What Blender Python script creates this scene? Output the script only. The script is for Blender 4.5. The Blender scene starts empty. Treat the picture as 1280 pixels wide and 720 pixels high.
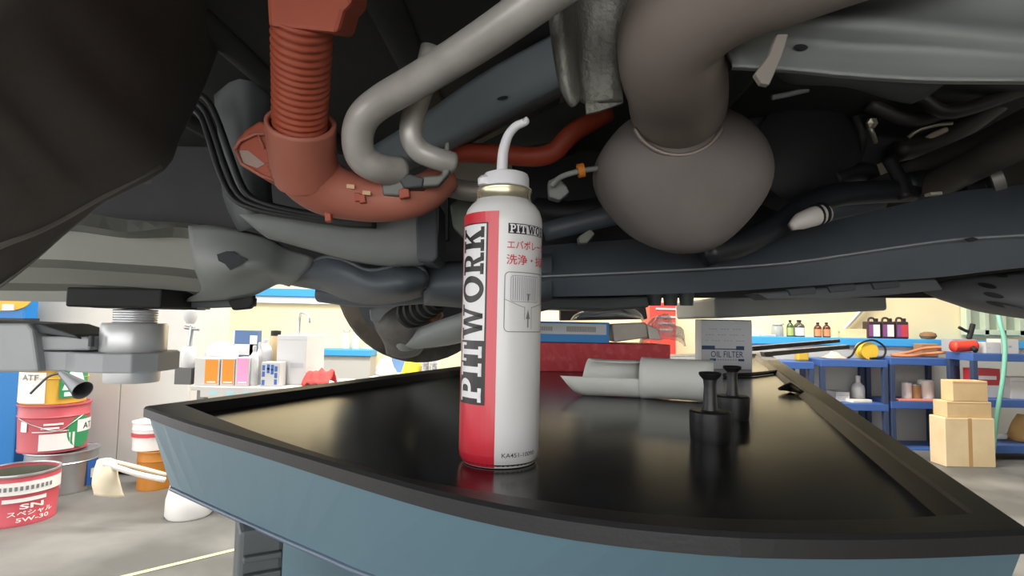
import bpy, bmesh, math, random
from mathutils import Vector, Matrix, noise
random.seed(7)
SC = bpy.context.scene
COL = SC.collection
# ------------------------------------------------------------------ camera
F = 700.0                      # focal length in pixels of the 1280 x 720 frame
CAMZ = 1.0
cam_d = bpy.data.cameras.new('camera'); cam = bpy.data.objects.new('camera', cam_d); COL.objects.link(cam)
cam_d.sensor_fit = 'HORIZONTAL'; cam_d.sensor_width = 36.0; cam_d.lens = 36.0 * F / 1280.0
cam_d.clip_start = 0.01; cam_d.clip_end = 60
PITCH = math.atan(44.0 / F); ROLL = math.radians(1.1)
CM = Matrix.Translation((0, 0, CAMZ)) @ Matrix.Rotation(math.pi/2 + PITCH, 4, 'X') @ Matrix.Rotation(ROLL, 4, 'Z')
cam.matrix_world = CM
SC.camera = cam
# ------------------------------------------------------------------ world, lights, exposure
w = bpy.data.worlds.new('daylight'); SC.world = w; w.use_nodes = True
w.node_tree.nodes['Background'].inputs[0].default_value = (1.0, 0.985, 0.965, 1)
w.node_tree.nodes['Background'].inputs[1].default_value = 2.9
vs = SC.view_settings; vs.view_transform = 'Standard'; vs.look = 'None'; vs.gamma = 1; vs.use_curve_mapping = False
vs.exposure = 0.3
def area(name, loc, sx, sy, power, rot=(0, 0, 0), col=(1, 0.98, 0.95)):
    l = bpy.data.lights.new(name, 'AREA'); l.shape = 'RECTANGLE'; l.size = sx; l.size_y = sy; l.energy = power; l.color = col
    o = bpy.data.objects.new(name, l); COL.objects.link(o); o.location = loc; o.rotation_euler = rot; return o
area('added_fill_back', (1.2, 3.6, 3.45), 4.5, 0.3, 230)  # unseen area light, added to brighten the background
area('added_fill_side', (-1.6, 2.4, 3.45), 0.3, 3.0, 120)  # second added light, no visible fixture, lifts the background too

def U(px, py, d):              # the point seen at a pixel, d metres in front of the camera
    return CM @ Vector(((px - 640) / F * d, (360 - py) / F * d, -d))
def PL(px, py, z):             # where the line of sight through a pixel meets the level z
    a = U(px, py, 1.0); o = CM.translation; v = a - o
    return o + v * ((z - o.z) / v.z)
# ------------------------------------------------------------------ materials
def lin(h):
    h = h.lstrip('#'); c = [int(h[i:i+2], 16) / 255 for i in (0, 2, 4)]
    return tuple(x / 12.92 if x <= 0.04045 else ((x + 0.055) / 1.055) ** 2.4 for x in c) + (1,)
MATS = {}
def mat(name, hexc, rough=0.5, metal=0.0, hex2=None, scale=8.0, bump=0.0, bscale=60.0, spec=0.5, coat=0.0, detail=4.0, thr=(0.4, 0.65)):
    if name in MATS: return MATS[name]
    m = bpy.data.materials.new(name); m.use_nodes = True
    nt = m.node_tree; b = nt.nodes['Principled BSDF']
    b.inputs['Base Color'].default_value = lin(hexc); b.inputs['Roughness'].default_value = rough
    b.inputs['Metallic'].default_value = metal; b.inputs['Specular IOR Level'].default_value = spec
    b.inputs['Coat Weight'].default_value = coat
    tc = nt.nodes.new('ShaderNodeTexCoord')
    if hex2:
        n = nt.nodes.new('ShaderNodeTexNoise'); n.inputs['Scale'].default_value = scale; n.inputs['Detail'].default_value = detail
        r = nt.nodes.new('ShaderNodeValToRGB'); r.color_ramp.elements[0].position = thr[0]; r.color_ramp.elements[1].position = thr[1]
        r.color_ramp.elements[0].color = lin(hexc); r.color_ramp.elements[1].color = lin(hex2)
        nt.links.new(tc.outputs['Object'], n.inputs['Vector']); nt.links.new(n.outputs['Fac'], r.inputs[0])
        nt.links.new(r.outputs[0], b.inputs['Base Color'])
    if bump:
        n2 = nt.nodes.new('ShaderNodeTexNoise'); n2.inputs['Scale'].default_value = bscale; n2.inputs['Detail'].default_value = 5
        bp = nt.nodes.new('ShaderNodeBump'); bp.inputs['Strength'].default_value = bump; bp.inputs['Distance'].default_value = 0.01
        nt.links.new(tc.outputs['Object'], n2.inputs['Vector']); nt.links.new(n2.outputs['Fac'], bp.inputs['Height'])
        nt.links.new(bp.outputs[0], b.inputs['Normal'])
    MATS[name] = m; return m
def clear_mat(name, tint, op=0.25, rough=0.15):
    if name in MATS: return MATS[name]
    m = bpy.data.materials.new(name); m.use_nodes = True; nt = m.node_tree
    b = nt.nodes['Principled BSDF']; b.inputs['Base Color'].default_value = lin(tint); b.inputs['Roughness'].default_value = rough
    b.inputs['Alpha'].default_value = op; b.inputs['Specular IOR Level'].default_value = 0.8
    MATS[name] = m; return m

# ------------------------------------------------------------------ building blocks
def tag(o, label=None, cat=None, group=None, kind=None):
    if label: o['label'] = label
    if cat: o['category'] = cat
    if group: o['group'] = group
    if kind: o['kind'] = kind
    return o
def empty(name, loc, label=None, cat=None, group=None):
    o = bpy.data.objects.new(name, None); COL.objects.link(o); o.location = loc; o.empty_display_size = 0.05
    tag(o, label, cat, group)
    bpy.context.view_layer.update()
    return o
def link(name, me, m, parent=None, smooth=False, label=None, cat=None, group=None):
    # mesh data is in world space; the origin goes to the parent
    o = bpy.data.objects.new(name, me); COL.objects.link(o)
    if m: me.materials.append(m)
    if smooth:
        for p in me.polygons: p.use_smooth = True
    if parent:
        o.parent = parent
        me.transform(Matrix.Translation(-wloc(parent)))
    else:
        xs = [v.co.x for v in me.vertices]; ys = [v.co.y for v in me.vertices]; zs = [v.co.z for v in me.vertices]
        c = Vector(((min(xs)+max(xs))/2, (min(ys)+max(ys))/2, min(zs))); me.transform(Matrix.Translation(-c)); o.location = c
    tag(o, label, cat, group)
    return o
def wloc(o):
    v = Vector(o.location)
    while o.parent: o = o.parent; v += Vector(o.location)
    return v
def from_bm(name, bm, m, parent=None, smooth=False, **k):
    me = bpy.data.meshes.new(name); bmesh.ops.recalc_face_normals(bm, faces=bm.faces); bm.to_mesh(me); bm.free()
    return link(name, me, m, parent, smooth, **k)
def mesh(name, vs, fs, m, parent=None, smooth=False, **k):
    bm = bmesh.new(); V = [bm.verts.new(v) for v in vs]
    for f in fs:
        try: bm.faces.new([V[i] for i in f])
        except ValueError: pass
    return from_bm(name, bm, m, parent, smooth, **k)
def bev(o, w, seg=2, ang=35):
    md = o.modifiers.new('bevel', 'BEVEL'); md.width = w; md.segments = seg; md.limit_method = 'ANGLE'; md.angle_limit = math.radians(ang)
    return o
def solid(o, t, off=0.0):
    md = o.modifiers.new('solidify', 'SOLIDIFY'); md.thickness = t; md.offset = off; return o
def box(name, c, s, m, parent=None, rot=0.0, bevel=0.0, tilt=None, **k):
    bm = bmesh.new(); bmesh.ops.create_cube(bm, size=1.0)
    M = Matrix.Translation(c) @ Matrix.Rotation(rot, 4, 'Z')
    if tilt: M = M @ tilt
    bmesh.ops.transform(bm, matrix=M @ Matrix.Diagonal((s[0], s[1], s[2], 1)), verts=bm.verts)
    o = from_bm(name, bm, m, parent, **k)
    if bevel: bev(o, bevel)
    return o
def prism(name, pts, push, m, parent=None, bevel=0.0, smooth=False, **k):
    # a plate: outline pts (3D) carried along the vector push
    n = len(pts); push = Vector(push)
    vs = [Vector(p) for p in pts] + [Vector(p) + push for p in pts]
    fs = [list(range(n)), list(range(2*n-1, n-1, -1))] + [[i, (i+1) % n, n+(i+1) % n, n+i] for i in range(n)]
    o = mesh(name, vs, fs, m, parent, smooth, **k)
    if bevel: bev(o, bevel)
    return o
def cat1(p, n):
    # Catmull-Rom through p, n steps to each span
    if n <= 1: return [Vector(q) for q in p]
    P = [Vector(q) for q in p]; out = []
    for i in range(len(P) - 1):
        a = P[i-1] if i else P[0]*2 - P[1]; b, c = P[i], P[i+1]; d = P[i+2] if i + 2 < len(P) else P[-1]*2 - P[-2]
        for j in range(n):
            t = j / n
            out.append(0.5 * ((2*b) + (c - a)*t + (2*a - 5*b + 4*c - d)*t*t + (3*b - a - 3*c + d)*t**3))
    out.append(P[-1]); return out
def loft(name, rows, m, parent=None, su=4, sv=1, thick=0.004, smooth=True, rough=0.0, **k):
    R = [cat1(r, su) for r in rows]
    if sv > 1:
        cols = [cat1([r[i] for r in R], sv) for i in range(len(R[0]))]
        R = [[c[j] for c in cols] for j in range(len(cols[0]))]
    nr, nc = len(R), len(R[0])
    vs = [v + (noise.noise_vector(v*14) * rough if rough else Vector()) for r in R for v in r]
    fs = [[i*nc+j, i*nc+j+1, (i+1)*nc+j+1, (i+1)*nc+j] for i in range(nr-1) for j in range(nc-1)]
    o = mesh(name, vs, fs, m, parent, smooth, **k)
    if thick: solid(o, thick, 0)
    return o
def frames(P):
    T = [(P[min(i+1, len(P)-1)] - P[max(i-1, 0)]).normalized() for i in range(len(P))]
    a = Vector((0, 0, 1)) if abs(T[0].z) < 0.9 else Vector((1, 0, 0))
    N = [(a - T[0]*a.dot(T[0])).normalized()]
    for i in range(1, len(P)):
        n = N[-1] - T[i]*N[-1].dot(T[i]); N.append(n.normalized())
    return T, N
def tube(name, pts, r, m, parent=None, n=14, steps=6, cap=True, sq=1.0, smooth=True, **k):
    P = cat1(pts, steps)
    rs = r if isinstance(r, (list, tuple)) else [r] * len(pts)
    RR = []
    for i in range(len(pts)-1):
        for j in range(max(steps, 1)): RR.append(rs[i] + (rs[i+1]-rs[i]) * j / max(steps, 1))
    RR.append(rs[-1])
    T, N = frames(P); vs = []; fs = []
    for i, p in enumerate(P):
        B = T[i].cross(N[i])
        for j in range(n):
            a = 2*math.pi*j/n
            vs.append(p + (N[i]*math.cos(a)*sq + B*math.sin(a)) * RR[i])
    for i in range(len(P)-1):
        for j in range(n):
            fs.append([i*n+j, i*n+(j+1) % n, (i+1)*n+(j+1) % n, (i+1)*n+j])
    if cap:
        fs.append(list(range(n-1, -1, -1))); fs.append([(len(P)-1)*n+j for j in range(n)])
    return mesh(name, vs, fs, m, parent, smooth, **k)
def lathe(name, prof, c, m, parent=None, n=32, axis=None, smooth=True, sx=1.0, sy=1.0, lim=40, **k):
    # prof: (radius, height) pairs, turned about +Z (or axis) at c
    A = Matrix.Translation(c) @ (axis.to_matrix().to_4x4() if axis is not None else Matrix.Identity(4))
    vs = []; fs = []; idx = []
    for r, h in prof:
        if r < 1e-6: idx.append([len(vs)]); vs.append(A @ Vector((0, 0, h)))
        else:
            idx.append(list(range(len(vs), len(vs)+n)))
            for j in range(n):
                a = 2*math.pi*j/n; vs.append(A @ Vector((r*math.cos(a)*sx, r*math.sin(a)*sy, h)))
    for a, b in zip(idx, idx[1:]):
        for j in range(n):
            k2 = (j+1) % n
            if len(a) == 1 and len(b) == 1: continue
            if len(a) == 1: fs.append([a[0], b[j], b[k2]])
            elif len(b) == 1: fs.append([a[j], a[k2], b[0]])
            else: fs.append([a[j], a[k2], b[k2], b[j]])
    o = mesh(name, vs, fs, m, parent, smooth, **k)
    if smooth:
        md = o.modifiers.new('split', 'EDGE_SPLIT'); md.split_angle = math.radians(lim)
    return o
def qto(d): return Vector((0, 0, 1)).rotation_difference(Vector(d).normalized())
def textmesh(s, bold=0.0):
    cu = bpy.data.curves.new('t', 'FONT'); cu.body = s; cu.size = 1; cu.offset = bold; cu.resolution_u = 3
    o = bpy.data.objects.new('t', cu); COL.objects.link(o)
    dg = bpy.context.evaluated_depsgraph_get(); me = bpy.data.meshes.new_from_object(o.evaluated_get(dg))
    bpy.data.objects.remove(o); bpy.data.curves.remove(cu)
    bm = bmesh.new(); bm.from_mesh(me); bpy.data.meshes.remove(me); return bm
def fit(bm, x0, y0, x1, y1):
    xs = [v.co.x for v in bm.verts]; ys = [v.co.y for v in bm.verts]
    ax, bx, ay, by = min(xs), max(xs), min(ys), max(ys)
    for v in bm.verts:
        v.co = Vector((x0 + (v.co.x-ax)/(bx-ax or 1)*(x1-x0), y0 + (v.co.y-ay)/(by-ay or 1)*(y1-y0), 0))
    return bm
def flat(name, bm, org, ex, ey, m, parent, off=0.0006, **k):
    # print laid on a flat face: bm is in the plane of ex, ey at org, lifted along the normal
    ex, ey = Vector(ex), Vector(ey); nrm = ex.cross(ey).normalized()
    for v in bm.verts: v.co = Vector(org) + ex*v.co.x + ey*v.co.y + nrm*off
    return from_bm(name, bm, m, parent, **k)
def rects(rs):
    bm = bmesh.new()
    for x0, y0, x1, y1 in rs:
        bm.faces.new([bm.verts.new(p) for p in ((x0, y0, 0), (x1, y0, 0), (x1, y1, 0), (x0, y1, 0))])
    return bm
def polys(ps):
    bm = bmesh.new()
    for p in ps: bm.faces.new([bm.verts.new((q[0], q[1], 0)) for q in p])
    return bm
def cyl_print(name, bm, c, R, m, parent, phi0, off=0.0002, **k):
    # wrap a flat print (x = arc length, y = height) round a vertical cylinder at c; phi0 = angle of x = 0, measured from the face towards -Y
    xs = [v.co.x for v in bm.verts]; a, b = min(xs), max(xs); st = R * math.radians(7); x = a + st
    bmesh.ops.triangulate(bm, faces=bm.faces[:])
    while x < b:
        bmesh.ops.bisect_plane(bm, geom=bm.verts[:] + bm.edges[:] + bm.faces[:], plane_co=(x, 0, 0), plane_no=(1, 0, 0)); x += st
    for v in bm.verts:
        ph = phi0 + v.co.x / R
        v.co = Vector(c) + Vector(((R+off)*math.sin(ph), -(R+off)*math.cos(ph), v.co.y))
    return from_bm(name, bm, m, parent, **k)
def pbox(name, x0, y0, x1, y1, d, depth, m, zb=None, parent=None, bevel=0.002, rot=0.0, **k):
    # a box whose front face covers a pixel rectangle at distance d
    a = U(x0, (y0+y1)/2, d); b = U(x1, (y0+y1)/2, d); t = U((x0+x1)/2, y0, d); u = U((x0+x1)/2, y1, d)
    z1 = t.z; z0 = u.z if zb is None else zb; W = abs(b.x-a.x)
    c = Vector(((a.x+b.x)/2, (a.y+b.y)/2 + depth/2, (z0+z1)/2))
    o = box(name, c, (W, depth, z1-z0), m, parent, rot, bevel, **k)
    return o, c, (W, depth, z1-z0)

# ================================================================== THE ROOM
M_floor = mat('concrete', '#565551', 0.6, hex2='#7c7a75', scale=1.6, bump=0.05, bscale=25, detail=8)
M_cream = mat('cream_wall', '#f0dfb4', 0.7, hex2='#eedcb2', scale=2)
M_grey_wall = mat('grey_half_wall', '#b9b8b2', 0.7)
M_blue_trim = mat('blue_trim', '#3fa0dc', 0.5)
def struct(o): o['kind'] = 'structure'; return o
fl = struct(box('floor', (-1.2, 1.0, -0.05), (16, 12, 0.1), M_floor))
YB = 5.35
struct(box('wall_back', (0.5, YB+0.05, 1.75), (12, 0.1, 3.5), M_cream))
# the left side and part of the rear are open shutter doors
struct(box('wall_left', (-5.6, 5.0, 1.75), (0.1, 0.8, 3.5), M_cream))
M_pale = mat('pale_wall', '#d6d3cb', 0.7)
struct(box('wall_right', (6.55, 1.0, 1.75), (0.1, 8.8, 3.5), M_pale))
struct(box('wall_rear', (4.0, -3.45, 1.75), (5.0, 0.1, 3.5), M_pale))
struct(box('ceiling', (0.5, 1.0, 3.55), (12.2, 9, 0.1), mat('ceiling_paint', '#d8d6d0', 0.8)))
# half walls with a blue cap along the back
zl = U(430, 436, 5.2).z; zr = U(1150, 424, 5.2).z
a = U(385, 436, 5.2).x; b = U(466, 436, 5.2).x
hw = struct(box('trim_1', ((a-4+b)/2, 5.25, (zl-0.06)/2), (b-a+4, 0.2, zl-0.06), M_grey_wall, bevel=0.005))
box('blue_cap', ((a-4+b)/2, 5.245, zl-0.03), (b-a+4.02, 0.24, 0.06), M_blue_trim, hw, bevel=0.006)
a = U(930, 424, 5.2).x
hw = struct(box('trim_2', (a+2.6, 5.25, (zr-0.07)/2), (5.2, 0.2, zr-0.07), M_grey_wall, bevel=0.005))
box('blue_cap', (a+2.6, 5.245, zr-0.035), (5.22, 0.24, 0.07), M_blue_trim, hw, bevel=0.006)
# high blue rail with a pale strip under it on the back wall
za = U(380, 366, 5.3).z
tr = struct(box('trim_3', (-1.9, 5.32, za), (3.8, 0.05, 0.075), M_blue_trim, bevel=0.005))
box('pale_strip', (-1.9, 5.33, za-0.07), (3.8, 0.03, 0.06), mat('pale_strip', '#e6eaf0', 0.5), tr)
# yellow line painted on the floor
p0, p1 = PL(150, 722, 0.001), PL(303, 685, 0.001); p2 = p1 + (p1-p0)*1.5
dv = (p2-p0).normalized(); nv = Vector((-dv.y, dv.x, 0))*0.012
struct(prism('trim_4', [p0-dv-nv, p2-nv, p2+nv, p0-dv+nv], (0, 0, 0.0015), mat('yellow_line', '#d6d59a', 0.6)))
# pale green window pillars on the right of the back wall
gx = U(1240, 400, 5.3).x
wn = struct(box('window_1', (gx, 5.335, 1.75), (0.5, 0.03, 1.5), clear_mat('window_glass', '#c9dccd', 0.5, 0.1)))
M_wf = mat('window_frame', '#c5cfb6', 0.5)
for dx in (-0.25, -0.08, 0.08, 0.25): box('window_frame', (gx+dx, 5.3, 1.75), (0.045, 0.07, 1.56), M_wf, wn, bevel=0.004)
for dz in (1.0, 2.5): box('window_rail', (gx, 5.3, dz), (0.55, 0.07, 0.05), M_wf, wn, bevel=0.004)

# ================================================================== THE CART WITH ITS TRAY
ZT = CAMZ - 0.0907       # tray floor
ZR = CAMZ - 0.0820       # rim top
M_tray = mat('tray_black', '#0d0d0e', 0.2, spec=0.38, hex2='#121110', scale=5, bump=0.02, bscale=9)
M_rim = mat('rim_black', '#1d1d1f', 0.42, bump=0.04, bscale=500)
M_panel = mat('panel_blue_grey', '#587380', 0.36, spec=0.5, hex2='#5c7480', scale=3)
DR = 0.0095
outer_px = [(179, 521), (235, 542), (348, 578), (466, 616), (580, 648), (720, 676), (880, 694), (1010, 699), (1150, 698), (1290, 692)]
front = [PL(x, y, ZR-DR) for x, y in outer_px]
inner_px = [(234, 506), (310, 535), (387, 561), (460, 582), (531, 600), (720, 630), (850, 643), (980, 648), (1110, 646), (1215, 640)]
ifront = [PL(x, y, ZR) for x, y in inner_px]
bl, bm_, br = PL(572, 458, ZR), PL(700, 446.5, ZR), PL(958, 439.5, ZR)
ibl, ibm, ibr = PL(562, 463.5, ZR), PL(700, 449.5, ZR), PL(945, 442.5, ZR)
fr = PL(1345, 648, ZR); ifr = PL(1200, 610, ZR)
OUT = cat1(front, 3) + [br, bm_, bl]
INN = cat1(ifront, 3) + [ibr, ibm, ibl]
cart = empty('drain_cart', (0.15, 0.7, 0), 'blue-grey workshop cart with a wide black rimmed tray, under the raised car', 'cart')
n = len(OUT)
def ring(name, A, B, za, zb, m, smooth=False, bevel=0.0):
    # closed band between outline A and outline B
    vs = [Vector((p.x, p.y, za)) for p in A] + [Vector((p.x, p.y, zb)) for p in B]
    fs = [[i, (i+1) % n, n+(i+1) % n, n+i] for i in range(n)]
    return vs, fs
def shrink(A, t):
    c = Vector((0.17, 0.75, 0)); return [c + (p-c)*t for p in A]
CT = Vector((0.17, 0.75, 0))
WALL = [CT + (p-CT)*(0.962 + 0.026*max(0, 1-i/7) if i < n-2 else (0.975 if i == n-2 else 0.988)) for i, p in enumerate(INN)]
# rim: outer lip, top, inner wall, one closed band
vs = []
for A, z in ((OUT, ZR-DR), (OUT, ZR-0.002), (shrink(OUT, 0.997), ZR), (shrink(INN, 1.004), ZR), (INN, ZR-0.002), (WALL, ZT-0.001), (WALL, ZT-0.004), (shrink(OUT, 0.99), ZR-DR)):
    vs += [Vector((p.x, p.y, z)) for p in A]
fs = []
for k in range(8):
    k2 = (k+1) % 8
    for i in range(n): fs.append([k*n+i, k*n+(i+1) % n, k2*n+(i+1) % n, k2*n+i])
mesh('tray_rim', vs, fs, M_rim, cart)
prism('tray_floor', [Vector((p.x, p.y, ZT)) for p in WALL], (0, 0, -0.004), M_tray, cart)
# tapered front and side panels
PH = 0.0505
ZP = ZR - DR - PH
A1 = shrink(OUT, 0.992)
bot_px = [(214, 611), (262, 633), (335, 666), (400, 694), (462, 720), (600, 762), (750, 785), (900, 795), (1080, 796), (1240, 785)]
A2 = cat1([PL(x, y, ZP) for x, y in bot_px], 3) + shrink([br, bm_, bl], 0.95)
vs = [Vector((p.x, p.y, ZR-DR)) for p in A1] + [Vector((p.x, p.y, ZP)) for p in A2]
mesh('side_panel', vs, [[i, (i+1) % n, n+(i+1) % n, n+i] for i in range(n)] + [list(range(2*n-1, n-1, -1))], M_panel, cart)
P3 = [Vector((p.x, p.y, ZP)) for p in A2]
tube('edge_bead', P3 + [P3[0]], 0.0018, mat('bead', '#5f6e80', 0.35), cart, n=8, steps=1)
# ribbed corner posts and the lower body
M_post = mat('post_grey', '#555b5e', 0.5)
for (px, d) in ((322, 0.40), ):
    c = U(px, 690, d)
    o = box('leg', (c.x, c.y, (ZR-DR-PH)/2), (0.028, 0.05, ZR-DR-PH), M_post, cart, rot=0.5, bevel=0.003)
    for q in range(10): box('leg_rib', (c.x+0.003, c.y-0.004, ZR-DR-PH-0.018-q*0.012), (0.024, 0.05, 0.004), M_post, o, rot=0.5, bevel=0.001)
for p in (shrink([br], 0.9)[0], shrink([bl], 0.8)[0], Vector((0.2, 0.32, 0))):
    box('leg', (p.x, p.y, (ZR-DR-PH)/2), (0.03, 0.03, ZR-DR-PH), M_post, cart, bevel=0.003)
c = shrink(OUT, 0.80)
vs = [Vector((p.x, p.y, ZR-DR-PH)) for p in c] + [Vector((p.x, p.y, 0.45)) for p in shrink(OUT, 0.76)]
mesh('lower_body', vs, [[i, (i+1) % n, n+(i+1) % n, n+i] for i in range(n)] + [list(range(2*n-1, n-1, -1))], M_panel, cart)

# ================================================================== THE SPRAY CAN
CR = 0.0265
cb = PL(623, 577, ZT); cb.y += 0.004
PX = cb.y / F            # metres to a pixel at the can
can = empty('spray_can', (cb.x, cb.y, ZT), 'red and white aerosol spray can standing upright in the black tray', 'spray can')
can.rotation_euler = (0, 0, 0)
M_canw = mat('can_white', '#dededf', 0.28, spec=0.5, coat=0.3)
M_red = mat('can_red', '#cf3040', 0.28, coat=0.3)
M_ink = mat('ink_black', '#121214', 0.35)
M_white = mat('print_white', '#e2e2e4', 0.35)
M_redink = mat('ink_red', '#cf4a52', 0.4)
M_grey = mat('ink_grey', '#75777a', 0.5)
def H(y): return (577 - y) * PX * 0.98
top_h = H(281)           # where the shoulder starts
lathe('can_body', [(0, 0.002), (CR*0.80, 0.0005), (CR*0.90, 0.0005), (CR*0.975, 0.004), (CR, 0.008), (CR, top_h),
      (CR*0.985, H(272)), (CR*0.93, H(263)), (CR*0.83, H(256)), (CR*0.72, H(251)), (CR*0.69, H(249)), (0, H(249))], cb, M_canw, can, n=64, lim=60)
lathe('base_seam', [(CR*0.78, 0.0), (CR*0.88, 0.0), (CR*0.955, 0.0028), (CR*0.93, 0.0036)], cb, mat('seam_dark', '#2a2b2c', 0.3, 0.8), can, n=48)
lathe('neck_ring', [(CR*0.66, H(250)), (CR*0.71, H(249)), (CR*0.685, H(244)), (CR*0.70, H(238)), (CR*0.715, H(236)), (CR*0.70, H(234)), (CR*0.6, H(233))], cb, mat('gold_lacquer', '#c4bda2', 0.25, 0.7), can, n=48, lim=80)
M_cap = mat('cap_white', '#dcdce0', 0.35)
cp = lathe('cap', [(0.0, H(237)), (CR*0.665, H(237)), (CR*0.665, H(233.5)), (CR*0.60, H(231.5)), (CR*0.595, H(219)), (CR*0.56, H(214.5)), (CR*0.45, H(212.5)), (0, H(212.5))], cb + Vector((0.0012, 0, 0)), M_cap, can, n=48)
lathe('cap_lug', [(0.0, 0.0), (CR*0.20, 0.0), (CR*0.21, H(223)-H(231)), (CR*0.14, H(219)-H(231)), (0, H(217)-H(231))], cb + Vector((-CR*0.46, -CR*0.22, H(231))), M_cap, cp, n=20)
noz = [U(627, 222, cb.y), U(628, 205, cb.y), U(629.5, 188, cb.y), U(635, 170, cb.y), U(644, 158.5, cb.y), U(653, 154, cb.y-0.001), U(657, 151.5, cb.y-0.002), U(655, 149, cb.y-0.003)]
tube('nozzle_tube', noz, [0.0037, 0.0037, 0.0035, 0.0032, 0.0030, 0.0028, 0.0026, 0.0023], M_cap, can, n=16, steps=5)
# red field, from the left of the can to just left of its middle
rad = math.radians
def pr(name, bm, ph, m, off, parent=can): return cyl_print(name, bm, cb, CR, m, parent, rad(ph), off)
lab = pr('red_field', rects([(0, 0.008, CR*rad(125), H(271))]), -130, M_red, 0.00008)
# the field carries on over the rounded foot
lathe_prof = [(CR*0.975, 0.004), (CR, 0.008)]
vs, fs = [], []
N = 30
for j in range(N+1):
    ph = rad(-130 + 125*j/N)
    for r, h in ((CR*0.905, 0.0008), (CR*0.976, 0.004), (CR+0.00008, 0.0081)): vs.append(cb + Vector(((r+0.0001)*math.sin(ph), -(r+0.0001)*math.cos(ph), h)))
for j in range(N):
    for q in range(2): fs.append([j*3+q, (j+1)*3+q, (j+1)*3+q+1, j*3+q+1])
mesh('red_foot', vs, fs, M_red, can, True)
# ---- slab-serif letters, cap height 1
def arc(cx, cy, rx, ry, a0, a1, n=12): return [(cx + rx*math.cos(rad(a0+(a1-a0)*i/n)), cy + ry*math.sin(rad(a0+(a1-a0)*i/n))) for i in range(n+1)]
def band(o, i): return [[o[k], o[k+1], i[k+1], i[k]] for k in range(len(o)-1)]
def R4(x0, y0, x1, y1): return [(x0, y0), (x1, y0), (x1, y1), (x0, y1)]
def bowl(x): return [R4(x, 0.86, 0.52, 1.0), R4(x, 0.40, 0.52, 0.54)] + band(arc(0.52, 0.70, 0.36, 0.30, -90, 90), arc(0.52, 0.70, 0.13, 0.165, -90, 90))
GL = {
 'P': (0.9, [R4(0.14, 0, 0.38, 1), R4(0.0, 0, 0.54, 0.13), R4(0.0, 0.87, 0.3, 1)] + bowl(0.3)),
 'I': (0.52, [R4(0.14, 0, 0.38, 1), R4(0.0, 0, 0.52, 0.13), R4(0.0, 0.87, 0.52, 1)]),
 'T': (0.86, [R4(0.31, 0, 0.55, 1), R4(0.17, 0, 0.69, 0.13), R4(0.0, 0.85, 0.86, 1), R4(0.0, 0.66, 0.13, 0.9), R4(0.73, 0.66, 0.86, 0.9)]),
 'W': (1.4, [[(0.10, 1), (0.34, 1), (0.57, 0.0), (0.38, 0.0)], [(0.60, 0.95), (0.74, 0.95), (0.57, 0.0), (0.40, 0.0)], [(0.60, 0.95), (0.80, 0.95), (1.03, 0.0), (0.84, 0.0)], [(1.14, 1), (1.28, 1), (1.03, 0.0), (0.86, 0.0)], R4(0, 0.88, 0.46, 1), R4(0.94, 0.88, 1.4, 1)]),
 'O': (1.0, band(arc(0.5, 0.5, 0.5, 0.52, 0, 360, 36), arc(0.5, 0.5, 0.25, 0.36, 0, 360, 36))),
 'R': (0.98, [R4(0.14, 0, 0.38, 1), R4(0.0, 0, 0.5, 0.13), R4(0.0, 0.87, 0.3, 1)] + bowl(0.3) + [[(0.42, 0.46), (0.62, 0.46), (0.86, 0.0), (0.62, 0.0)], R4(0.6, 0, 0.98, 0.13)]),
 'K': (1.04, [R4(0.14, 0, 0.38, 1), R4(0.0, 0, 0.5, 0.13), R4(0.0, 0.87, 0.5, 1), [(0.36, 0.34), (0.36, 0.50), (0.74, 0.92), (0.92, 0.92)], [(0.44, 0.54), (0.58, 0.68), (0.94, 0.06), (0.66, 0.06)], R4(0.58, 0, 1.04, 0.13), R4(0.6, 0.87, 1.0, 1)]),
}
def letters(slots):
    # slots: (letter, u0, u1) along the writing direction, cap height 1
    out = []
    for ch, u0, u1 in slots:
        wd, ps = GL[ch]
        for p in ps: out.append([(u0 + x/wd*(u1-u0), y) for x, y in p])
    return out
# large name running up the can: letters turned to read upwards; x = arc, y = height
phA, phB = -74.0, -20.0
BW = CR * rad(phB - phA)
pr('name_box', rects([(0, H(503), BW, H(284.5))]), phA, M_ink, 0.00016)
pr('name_field', rects([(BW*0.035, H(427), BW*0.955, H(286))]), phA, M_white, 0.00022)
def turned(slots, m, nm):
    hgt = BW*0.80; x_base = BW*0.90
    ps = [[(x_base - v*hgt, u) for u, v in p] for p in letters(slots)]
    pr(nm, polys(ps), phA, m, 0.0003)
turned([('W', H(426), H(383.5)), ('O', H(381.5), H(349)), ('R', H(347.5), H(321)), ('K', H(319.5), H(289.5))], M_ink, 'name_letters_dark')
turned([('P', H(500), H(472)), ('I', H(469.5), H(454)), ('T', H(452), H(429.5))], M_white, 'name_letters_white')
# small name at the right, same lettering
y0, y1 = H(298), H(285.5)
Wp = CR*rad(27); Ww = CR*rad(52); h = y1-y0
pr('small_name_box', rects([(0, y0, Wp+Ww, y1)]), 8, M_ink, 0.00016)
pr('small_name_field', rects([(Wp, y0+h*0.06, Wp+Ww-h*0.06, y1-h*0.06)]), 8, M_white, 0.00022)
def small(slots, m, nm, s=0.86): pr(nm, polys([[(u, y0 + h*0.09 + v*h*0.82) for u, v in p] for p in letters(slots)]), 8, m, 0.0003)
small([('P', Wp*0.08, Wp*0.40), ('I', Wp*0.42, Wp*0.62), ('T', Wp*0.64, Wp*0.97)], M_white, 'small_letters_white')
small([('W', Wp+Ww*0.03, Wp+Ww*0.34), ('O', Wp+Ww*0.35, Wp+Ww*0.56), ('R', Wp+Ww*0.57, Wp+Ww*0.76), ('K', Wp+Ww*0.77, Wp+Ww*0.97)], M_ink, 'small_letters_dark')
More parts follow.
